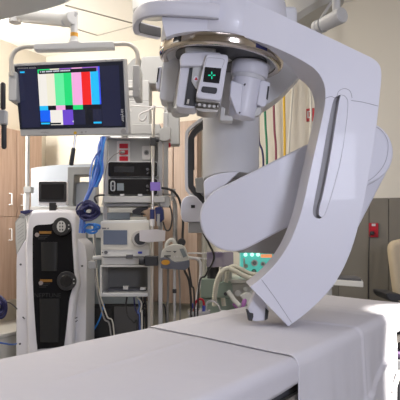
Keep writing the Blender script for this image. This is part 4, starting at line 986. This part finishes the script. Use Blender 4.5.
# seams of the arm shell
def seam_line(pts, Y, r=.0011, par=t): return obj('shell_seam', tube(BM(), spline([W(x, y, Y) for x, y in pts], 6), r, 6), 'seam', par)
seam_line([(325, 98.5), (331, 96.5), (336.5, 99)], Y0); seam_line([(351, 100.5), (362, 102), (378, 106)], Y0)
seam_line([(337, 97), (338.5, 91.5), (344, 88.6), (350, 91), (352, 98)], Y0)
seam_line([(261.5, 279.5), (275, 298), (291.5, 322.6)], Y0)
# inner warm liner strip along the inside of the curve
inn = [(x, y) for x, y in inner if 60 < y < 288]
# hub
HC = W(220.5, 65, 2.45); HM = Matrix.Translation(HC) @ Matrix.Rotation(math.radians(6), 4, 'Y')
RR = .268
obj('hub_housing', lathe(BM(), [(RR - .004, .052), (RR + .001, .06), (RR + .001, .20), (RR - .012, .27), (RR - .06, .33), (.08, .36), (0, .36)], 72, HM), 'robot_white', t, angle=40)
ringp = obj('chrome_ring', lathe(BM(), [(RR - .03, .004), (RR - .012, 0), (RR - .001, .006), (RR + .004, .016), (RR + .004, .046), (RR - .004, .0515), (RR - .03, .0515), (RR - .03, .004)], 72, HM), 'chrome', t, angle=50)
obj('hub_underside', lathe(BM(), [(0, .028), (RR - .06, .028), (RR - .032, .01), (RR - .0305, .03), (0, .034)], 60, HM), 'robot_warm', t)
obj('hub_recess', lathe(BM(), [(.05, .02), (.20, .02), (.20, .0275), (.05, .0275), (.05, .02)], 48, HM), 'liner', t)
for x0, x1, ya in ((170, 178, .0), (254, 266, .0)):
    bm = BM(); rr = RR + .0055
    qs = []
    for px_ in (x0, x1):
        xx = ((px_ - 221) / F * 2.22) / rr; qs.append(-math.acos(max(-1, min(1, xx))))
    n = 8
    vv = [[bm.verts.new(HM @ Vector((rr * math.cos(qs[0] + (qs[1] - qs[0]) * k / n), rr * math.sin(qs[0] + (qs[1] - qs[0]) * k / n), z))) for k in range(n + 1)] for z in (.014, .042)]
    vi = [[bm.verts.new(HM @ Vector(((rr - .004) * math.cos(qs[0] + (qs[1] - qs[0]) * k / n), (rr - .004) * math.sin(qs[0] + (qs[1] - qs[0]) * k / n), z))) for k in range(n + 1)] for z in (.014, .042)]
    for k in range(n):
        bm.faces.new((vv[0][k], vv[0][k + 1], vv[1][k + 1], vv[1][k])); bm.faces.new((vv[1][k], vv[1][k + 1], vi[1][k + 1], vi[1][k])); bm.faces.new((vi[0][k], vi[0][k + 1], vv[0][k + 1], vv[0][k]))
    for k in (0, n): bm.faces.new((vv[0][k], vv[1][k], vi[1][k], vi[0][k]))
    obj('ring_window', bm, 'black_glass' if x0 < 200 else 'navy', ringp)
# loop handle
zl = 2.242
lp = spline([(.075, 2.168, zl - .006), (.02, 2.166, zl - .001), (-.06, 2.166, zl + .004), (-.13, 2.168, zl + .008), (-.19, 2.185, zl + .011), (-.235, 2.225, zl + .012), (-.262, 2.29, zl + .010), (-.268, 2.36, zl + .006), (-.258, 2.43, zl + .022), (-.235, 2.49, zl + .035), (-.19, 2.55, zl + .045)], 6)
sec = [(.027, -.009), (.027, .009), (.02, .013), (-.02, .013), (-.027, .009), (-.027, -.009), (-.02, -.013), (.02, -.013)]
lh = obj('loop_handle', tube(BM(), lp, 0, section=sec), 'robot_white', t, angle=50)
# dark lining on the inner face of the loop
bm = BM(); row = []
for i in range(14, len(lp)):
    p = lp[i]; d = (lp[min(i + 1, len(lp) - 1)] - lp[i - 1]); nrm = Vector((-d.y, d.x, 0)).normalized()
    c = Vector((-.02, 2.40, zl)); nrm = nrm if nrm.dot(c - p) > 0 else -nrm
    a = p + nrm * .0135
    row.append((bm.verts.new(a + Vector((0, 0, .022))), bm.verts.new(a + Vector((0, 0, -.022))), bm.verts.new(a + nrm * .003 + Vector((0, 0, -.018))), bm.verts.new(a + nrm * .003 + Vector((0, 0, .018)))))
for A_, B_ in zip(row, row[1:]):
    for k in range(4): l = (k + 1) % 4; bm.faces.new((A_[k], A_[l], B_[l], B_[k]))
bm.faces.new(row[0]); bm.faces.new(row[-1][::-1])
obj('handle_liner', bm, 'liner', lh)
e_ = W(215, 12, 2.16)
# instrument drives
def drive(name='instrument_drive'):
    o = bpy.data.objects.new(name, None); COL.objects.link(o); o.parent = t; o.location = (0, 0, 0); return o
def rounded(o): return o
# left rear drive
d1 = obj('instrument_drive', prism(BM(), spl2([(163.5, 56), (166, 53), (176, 52), (181.5, 55)], 3) + [(179, 70), (173.5, 100), (171, 101.4), (160.5, 99.4), (159, 97)], 2.5, 2.64), 'robot_warm', t, bevel=.014, seg=4)
obj('side_latch', prism(BM(), [(157.5, 66.5), (162.3, 66), (160, 89.5), (156, 88.5), (155.6, 85)], 2.52, 2.58), 'robot_white', d1, bevel=.006)
obj('latch_slot', prism(BM(), [(158, 68), (159.6, 68), (157.6, 82), (156.4, 82)], 2.517, 2.53), 'rubber', d1)
obj('drive_foot', prism(BM(), [(167, 100), (173.4, 100), (172.6, 110.5), (167, 110.5)], 2.53, 2.58), 'pale_plastic', d1, bevel=.005)
obj('foot_clip', prism(BM(), [(171.5, 108), (186, 108.6), (189, 110.5), (188.6, 113), (176, 114.6), (171, 112.5)], 2.5, 2.58), 'pale_plastic', d1, bevel=.005)
# middle left drive
d2 = obj('instrument_drive', prism(BM(), [(180.5, 64), (205, 64), (206, 86), (199, 86), (196, 107.4), (193, 108.6), (178, 107), (175.8, 104.5)], 2.31, 2.44), 'robot_white', t, bevel=.012, seg=4)
obj('drive_cap', prism(BM(), spl2([(179.8, 66), (180, 58), (182.5, 53.6), (188, 52), (205, 51.4), (221, 52.2)], 3) + [(222, 66)], 2.28, 2.46), 'robot_white', d2, bevel=.012, seg=4)
obj('drive_neck', pbox(BM(), 185, 46, 216, 53, 2.3, 2.44), 'robot_warm', d2, bevel=.01)
obj('grey_flap', prism(BM(), [(192.8, 66.5), (202, 66), (203, 76), (199, 90.5), (195, 87.5), (191.4, 80.8)], 2.295, 2.312), 'light_grey', d2, bevel=.003)
obj('slide_slot', prism(BM(), [(189.6, 68), (192.6, 67.6), (193, 84), (198.5, 90), (195, 106), (184.2, 104.6)], 2.303, 2.3135), 'rubber', d2)
obj('slot_parts', prism(BM(), [(187.6, 99), (189.4, 99.3), (188.6, 104), (186.4, 103.6)], 2.298, 2.304), 'steel', d2)
tri = obj('warning_triangle', prism(BM(), [(196.2, 76.8), (197.8, 80), (194.4, 80)], 2.2925, 2.2945), 'bright_red', d2)
obj('badge', prism(BM(), circ(196.1, 78.8, 2.7, n=18), 2.2935, 2.2955), 'robot_white', d2)
# centre front drive
d3 = obj('instrument_drive', prism(BM(), spl2([(205.2, 57.6), (206.6, 54.6), (210, 53.2), (224, 54), (227.6, 55.4), (228.2, 59)], 3) + [(225, 78), (221.8, 98), (219.5, 100.8), (199, 98.6), (196.4, 97), (196.2, 94), (201.5, 74)], 2.25, 2.42), 'robot_white', t, bevel=.013, seg=4)
obj('screen', prism(BM(), [(205, 66.8), (221.4, 68.4), (219.2, 83.4), (203, 81.6)], 2.247, 2.252), 'black_glass', d3)
bm = BM(); cx, cy = 211.8, 75.2
for dx, dy in ((1, 0), (-1, 0), (0, 1), (0, -1)):
    p0 = (cx + dx * 1.0, cy + dy * 1.0); p1 = (cx + dx * 3.6, cy + dy * 3.6)
    prism(bm, ribbon([p0, p1], 1.0), 2.245, 2.2468)
obj('cross_light', bm, 'cross', d3)
obj('button_bar', prism(BM(), [(203.2, 86), (216.6, 87.6), (217.4, 89), (216.6, 92.6), (215, 93.6), (202.4, 92), (201.2, 90.6), (202, 87)], 2.244, 2.26), 'rubber', d3, bevel=.003)
seam_line([(205, 66), (206.4, 59.6), (209, 57.8), (222, 58.8), (224.2, 61), (222, 67.6)], 2.25, .0008, d3)
bm = BM()
for k, x in enumerate((198, 202, 206, 210, 214, 218)):
    cyl(bm, W(x, 99.5, 2.32), W(x - .8, 108.5, 2.32), .006 + .003 * (k % 2), seg=12)
prism(bm, [(195.6, 99.4), (219.5, 101.6), (219, 103.2), (197, 101.4)], 2.27, 2.40)
obj('drive_coupling', bm, 'coupling_steel', d3, bevel=.001)
bm = BM(); prism(bm, [(196, 107.8), (218, 109.6), (217, 112.4), (204, 112.2), (197, 110.4)], 2.27, 2.38)
obj('coupling_plate', bm, 'coupling_steel', d3, bevel=.002)
bm = BM()
for x, y in ((199.5, 104.5), (204.5, 105.5), (209.4, 106), (214, 106.4)): prism(bm, circ(x, y, 1.7, n=14), 2.275, 2.30)
obj('coupling_disc', bm, 'pale_plastic', d3, bevel=.001)
# right drive
a0, a1 = W(252.4, 56, 2.43), W(241.6, 118, 2.43); ax = (a1 - a0)
def dr(r0, t0): return a0 + ax * t0
bm = BM(); tube(bm, [a0, a0 + ax * .14], PX(14.6, 2.43), 36); obj_d4neck = None
d4 = obj('instrument_drive', tube(BM(), [a0 + ax * .3, a0 + ax * .55, a0 + ax * .88, a0 + ax * .97, a0 + ax], .06, 40, radii=[PX(16, 2.43), PX(15.4, 2.43), PX(14.2, 2.43), PX(13.8, 2.43), PX(12.8, 2.43)]), 'robot_white', t, angle=50)
obj('drive_neck', bm, 'robot_warm', d4)
obj('drive_cap', tube(BM(), [a0 + ax * .12, a0 + ax * .15, a0 + ax * .31, a0 + ax * .34], .08, 40, radii=[PX(17.5, 2.43), PX(19, 2.43), PX(18.6, 2.43), PX(17.6, 2.43)]), 'robot_white', d4, angle=50)
obj('cap_band', tube(BM(), [a0 + ax * .34, a0 + ax * .40], .08, 40, radii=[PX(16.8, 2.43), PX(16.6, 2.43)]), 'robot_warm', d4)
obj('side_latch', prism(BM(), [(260.5, 81), (264, 80), (270.4, 82), (269.8, 90), (266, 106), (262, 107), (256.5, 104)], 2.38, 2.44), 'robot_white', d4, bevel=.006)
obj('latch_slot', prism(BM(), [(267.8, 86), (269.6, 86.4), (267.8, 99.5), (266.2, 99)], 2.377, 2.39), 'rubber', d4)
bm = BM()
for x, y in ((245, 84), (239.8, 112.5)): prism(bm, circ(x, y, .8, n=10), 2.352, 2.37)
obj('screws', bm, 'ink', d4)
obj('front_shield', prism(BM(), [(231, 80), (243, 84), (240.5, 116), (236.5, 114), (229.6, 96)], 2.36, 2.42), 'robot_white', d4, bevel=.006)
obj('drive_foot', prism(BM(), [(252, 110), (258, 107), (262, 107), (260, 115), (253, 117)], 2.4, 2.44), 'pale_plastic', d4, bevel=.004)
obj('drive_foot', prism(BM(), [(221, 106), (225.5, 108), (225, 115), (233, 116), (232.8, 121.4), (219.4, 120.6), (220, 112)], 2.37, 2.43), 'pale_plastic', d4, bevel=.005)
# column behind
cc = W(231, 0, 2.76); cr = PX(28, 2.76)
zb_ = W(0, 171.5, 2.62).z - .026
bm = lathe(BM(), [(0, 0), (cr - .004, 0), (cr, .006), (cr, .95), (0, .95)], 64, Matrix.Translation((cc.x, cc.y, zb_)))
for v in bm.verts:                      # the lower end is cut on a slant
    if v.co.z < zb_ + .1: v.co.z += .026 * (cc.y - v.co.y) / cr
obj('support_column', bm, 'robot_warm', t, angle=40)
obj('ceiling_stem', cyl(BM(), (cc.x, cc.y, zb_ + .9), (cc.x, cc.y, H), .11, seg=40), 'robot_warm', t)
obj('rear_housing', prism(BM(), spl2([(262, 113), (263, 106.4), (272, 101.4), (284, 92.5), (294, 82.5), (302, 74), (308, 66)], 5) + [(308, 40), (240, 30), (225, 113)], 2.66, 2.86), 'robot_warm', t, bevel=.02, seg=4)
obj('rear_glint', tube(BM(), [W(302.4, 73.6, 2.62), W(302.4, 73.6, 2.67)], PX(2, 2.62), 16), 'plate_white', t, bevel=.002)  # white stub standing in for a bright reflection on the housing
obj('rear_bridge', box(BM(), (-.02, 2.40, W(0, 40, 2.6).z), (.42, 2.72, W(0, 22, 2.6).z)), 'robot_warm', t, bevel=.02)
# joint below and links
obj('elbow_joint', prism(BM(), [(203.5, 182), (206.5, 178.6), (212, 175.6), (220, 173.2), (229, 172), (240, 171.6), (236, 175), (224, 186.5), (213, 199), (211.5, 206), (209.4, 236), (207, 236)], 2.62, 2.72), 'robot_white', t, bevel=.006)
obj('joint_shade_plate', prism(BM(), [(212, 174), (256, 172), (262, 182), (250, 205), (212, 232)], 2.73, 2.82), 'joint_shade', t, bevel=.004)  # dark plate painting the shadowed gap between column and link
link = obj('link_arm', prism(BM(), hull2((233, 218.4), 33.2, (361.5, 152.6), 32), 2.46, 2.585), 'robot_white', t, bevel=.010, seg=4)
obj('lower_link', prism(BM(), hull2((361.5, 152.6), 31.6, (333, 244), 15), 2.60, 2.68), 'robot_white', t, bevel=.008, seg=3)
seam_line([(371, 124.5), (382, 131), (388, 143), (386, 160), (378, 173), (366, 182), (352, 186)], 2.459, .001, link)
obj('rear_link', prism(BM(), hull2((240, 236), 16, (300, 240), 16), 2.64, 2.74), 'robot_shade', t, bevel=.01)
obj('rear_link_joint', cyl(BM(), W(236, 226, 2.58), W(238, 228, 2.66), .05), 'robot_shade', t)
obj('link_pin', tube(BM(), [W(343, 233.6, 2.66), W(354.6, 234, 2.66)], PX(1.6, 2.66), 12), 'device_white', t)
obj('upper_link_mount', cyl(BM(), W(352, 155, 2.39), W(356, 155, 2.47), .07), 'robot_warm', t)
# cannula mount at the tip
m_ = obj('cannula_mount', prism(BM(), [(256, 290), (264, 300), (268.6, 309), (267.6, 318), (264, 321), (254, 321.6), (249.4, 318), (247.6, 309.4)], 2.27, 2.33), 'robot_white', t, bevel=.005)
obj('black_clip', prism(BM(), [(246.4, 310.6), (248.6, 310.2), (250, 313), (253.4, 313.6), (253.4, 317), (252, 321.4), (248.4, 320.6), (247.8, 316)], 2.255, 2.30), 'rubber', m_, bevel=.002)
obj('black_clip', prism(BM(), [(265.6, 308), (268.8, 311), (267.8, 318.6), (265, 320.6)], 2.262, 2.275), 'rubber', m_)
# grey loop handle and joint box left of column
fr = spl2([(206, 116.4), (198, 121.5), (190.5, 127.6), (187.2, 132), (186.4, 140), (186.4, 184), (188, 190.5), (193, 197), (207, 212)], 3)
Yf = 2.95
sh = obj('side_handle', prism(BM(), ribbon(fr, 3.0), Yf, Yf + .05), 'robot_warm', t, bevel=.004)
fr2 = spl2([(207, 122.6), (200, 127), (194, 132.4), (191.6, 137), (190.8, 144), (190.8, 182), (192, 187.6), (197, 193.6), (208, 206)], 3)
obj('handle_core', prism(BM(), ribbon(fr2, 5.6), Yf + .006, Yf + .045), 'frame_dark', sh)
obj('handle_pad', pbox(BM(), 192.6, 139, 194.4, 170, Yf - .003, Yf + .006), 'rubber', sh)
jb = obj('joint_box', prism(BM(), spl2([(180.6, 214), (181, 204), (184, 198), (190, 195.4), (196, 196)], 4) + [(206, 207), (207, 222), (184, 222), (181.6, 219)], Yf - .06, Yf + .04), 'robot_white', t, bevel=.01, seg=3)
obj('box_notch', pbox(BM(), 191, 205, 195, 208, Yf - .063, Yf - .058), 'rubber', jb)
obj('joint_stub', pbox(BM(), 188, 222, 204, 233, Yf - .03, Yf + .04), 'boom_grey', t, bevel=.006)
obj('monitor_stub', prism(BM(), [(195, 178), (206, 177), (206, 194), (196, 192)], Yf - .02, Yf + .02), 'boom_grey', t, bevel=.004)
obj('box_bracket', pbox(BM(), 192, 190, 225, 230, Yf + .04, Yf + .08), 'robot_warm', t)
obj('box_strut', box(BM(), (W(205, 0, Yf).x, 2.8, W(0, 222, Yf).z), (W(222, 0, Yf).x, Yf + .05, W(0, 205, Yf).z)), 'robot_warm', t)

# ------------------------------------------------------------------ camera
cam = bpy.data.cameras.new('camera'); co = bpy.data.objects.new('camera', cam); COL.objects.link(co)
co.location = (0, 0, CZ); co.rotation_euler = (math.pi / 2, 0, 0)
cam.sensor_width = 36; cam.lens = 36 * F / 400; cam.shift_y = (HY - 200) / 400; cam.clip_start = .05
S.camera = co

# ------------------------------------------------------------------ lights
def area(name, loc, target, sx, sy, power, col):
    l = bpy.data.lights.new(name, 'AREA'); l.shape = 'RECTANGLE'; l.size = sx; l.size_y = sy; l.energy = power; l.color = col
    o = bpy.data.objects.new(name, l); COL.objects.link(o); o.location = loc
    o.rotation_euler = (Vector(target) - Vector(loc)).to_track_quat('-Z', 'Y').to_euler()
    return o
area('unseen_ceiling_light', (-2.3, 2.3, 3.1), (-2.0, 2.4, 0), 1.2, 1.2, 31, (1.0, .94, .86))
area('unseen_ceiling_light', (0.2, -0.2, 3.1), (0.2, -.2, 0), 1.2, 1.2, 16, (.84, .86, 1.0))
area('unseen_ceiling_light', (2.6, 1.0, 3.1), (2.6, 1.0, 0), 1.2, 1.2, 16, (.84, .86, 1.0))
area('unseen_ceiling_light', (-.5, 3.0, 3.1), (-.5, 3.0, 0), 1.2, .6, 24, (1.0, .95, .88))  # extra unseen light, added to brighten the inner side of the arm
area('arm_fill_light', (1.1, -.7, 1.95), (.45, 2.3, 1.8), .6, .6, 36, (.80, .83, 1.0))  # unseen fill added to light the arm front and the drives
area('wall_fill_light', (-2.08, 4.2, 2.3), (-.7, 5.5, 2.75), .4, 1.0, 44, (1.0, .95, .87))  # unseen light added to brighten the left back wall and ceiling
sp = bpy.data.lights.new('surgical_spot', 'SPOT'); sp.energy = 1500; sp.spot_size = math.radians(16); sp.spot_blend = .12; sp.color = (1.0, .97, .9); sp.shadow_soft_size = .05
so = bpy.data.objects.new('surgical_spot', sp); COL.objects.link(so); so.location = (2.0, 1.2, 2.6)
so.rotation_euler = (Vector((1.13, 2.60, .86)) - so.location).to_track_quat('-Z', 'Y').to_euler()
wd_ = bpy.data.worlds.new('world'); S.world = wd_; wd_.use_nodes = True
wd_.node_tree.nodes['Background'].inputs[0].default_value = (.8, .85, 1, 1); wd_.node_tree.nodes['Background'].inputs[1].default_value = .3
S.view_settings.view_transform = 'Standard'; S.view_settings.look = 'None'; S.view_settings.exposure = 0.0; S.view_settings.gamma = 1.0
S.view_settings.use_curve_mapping = False
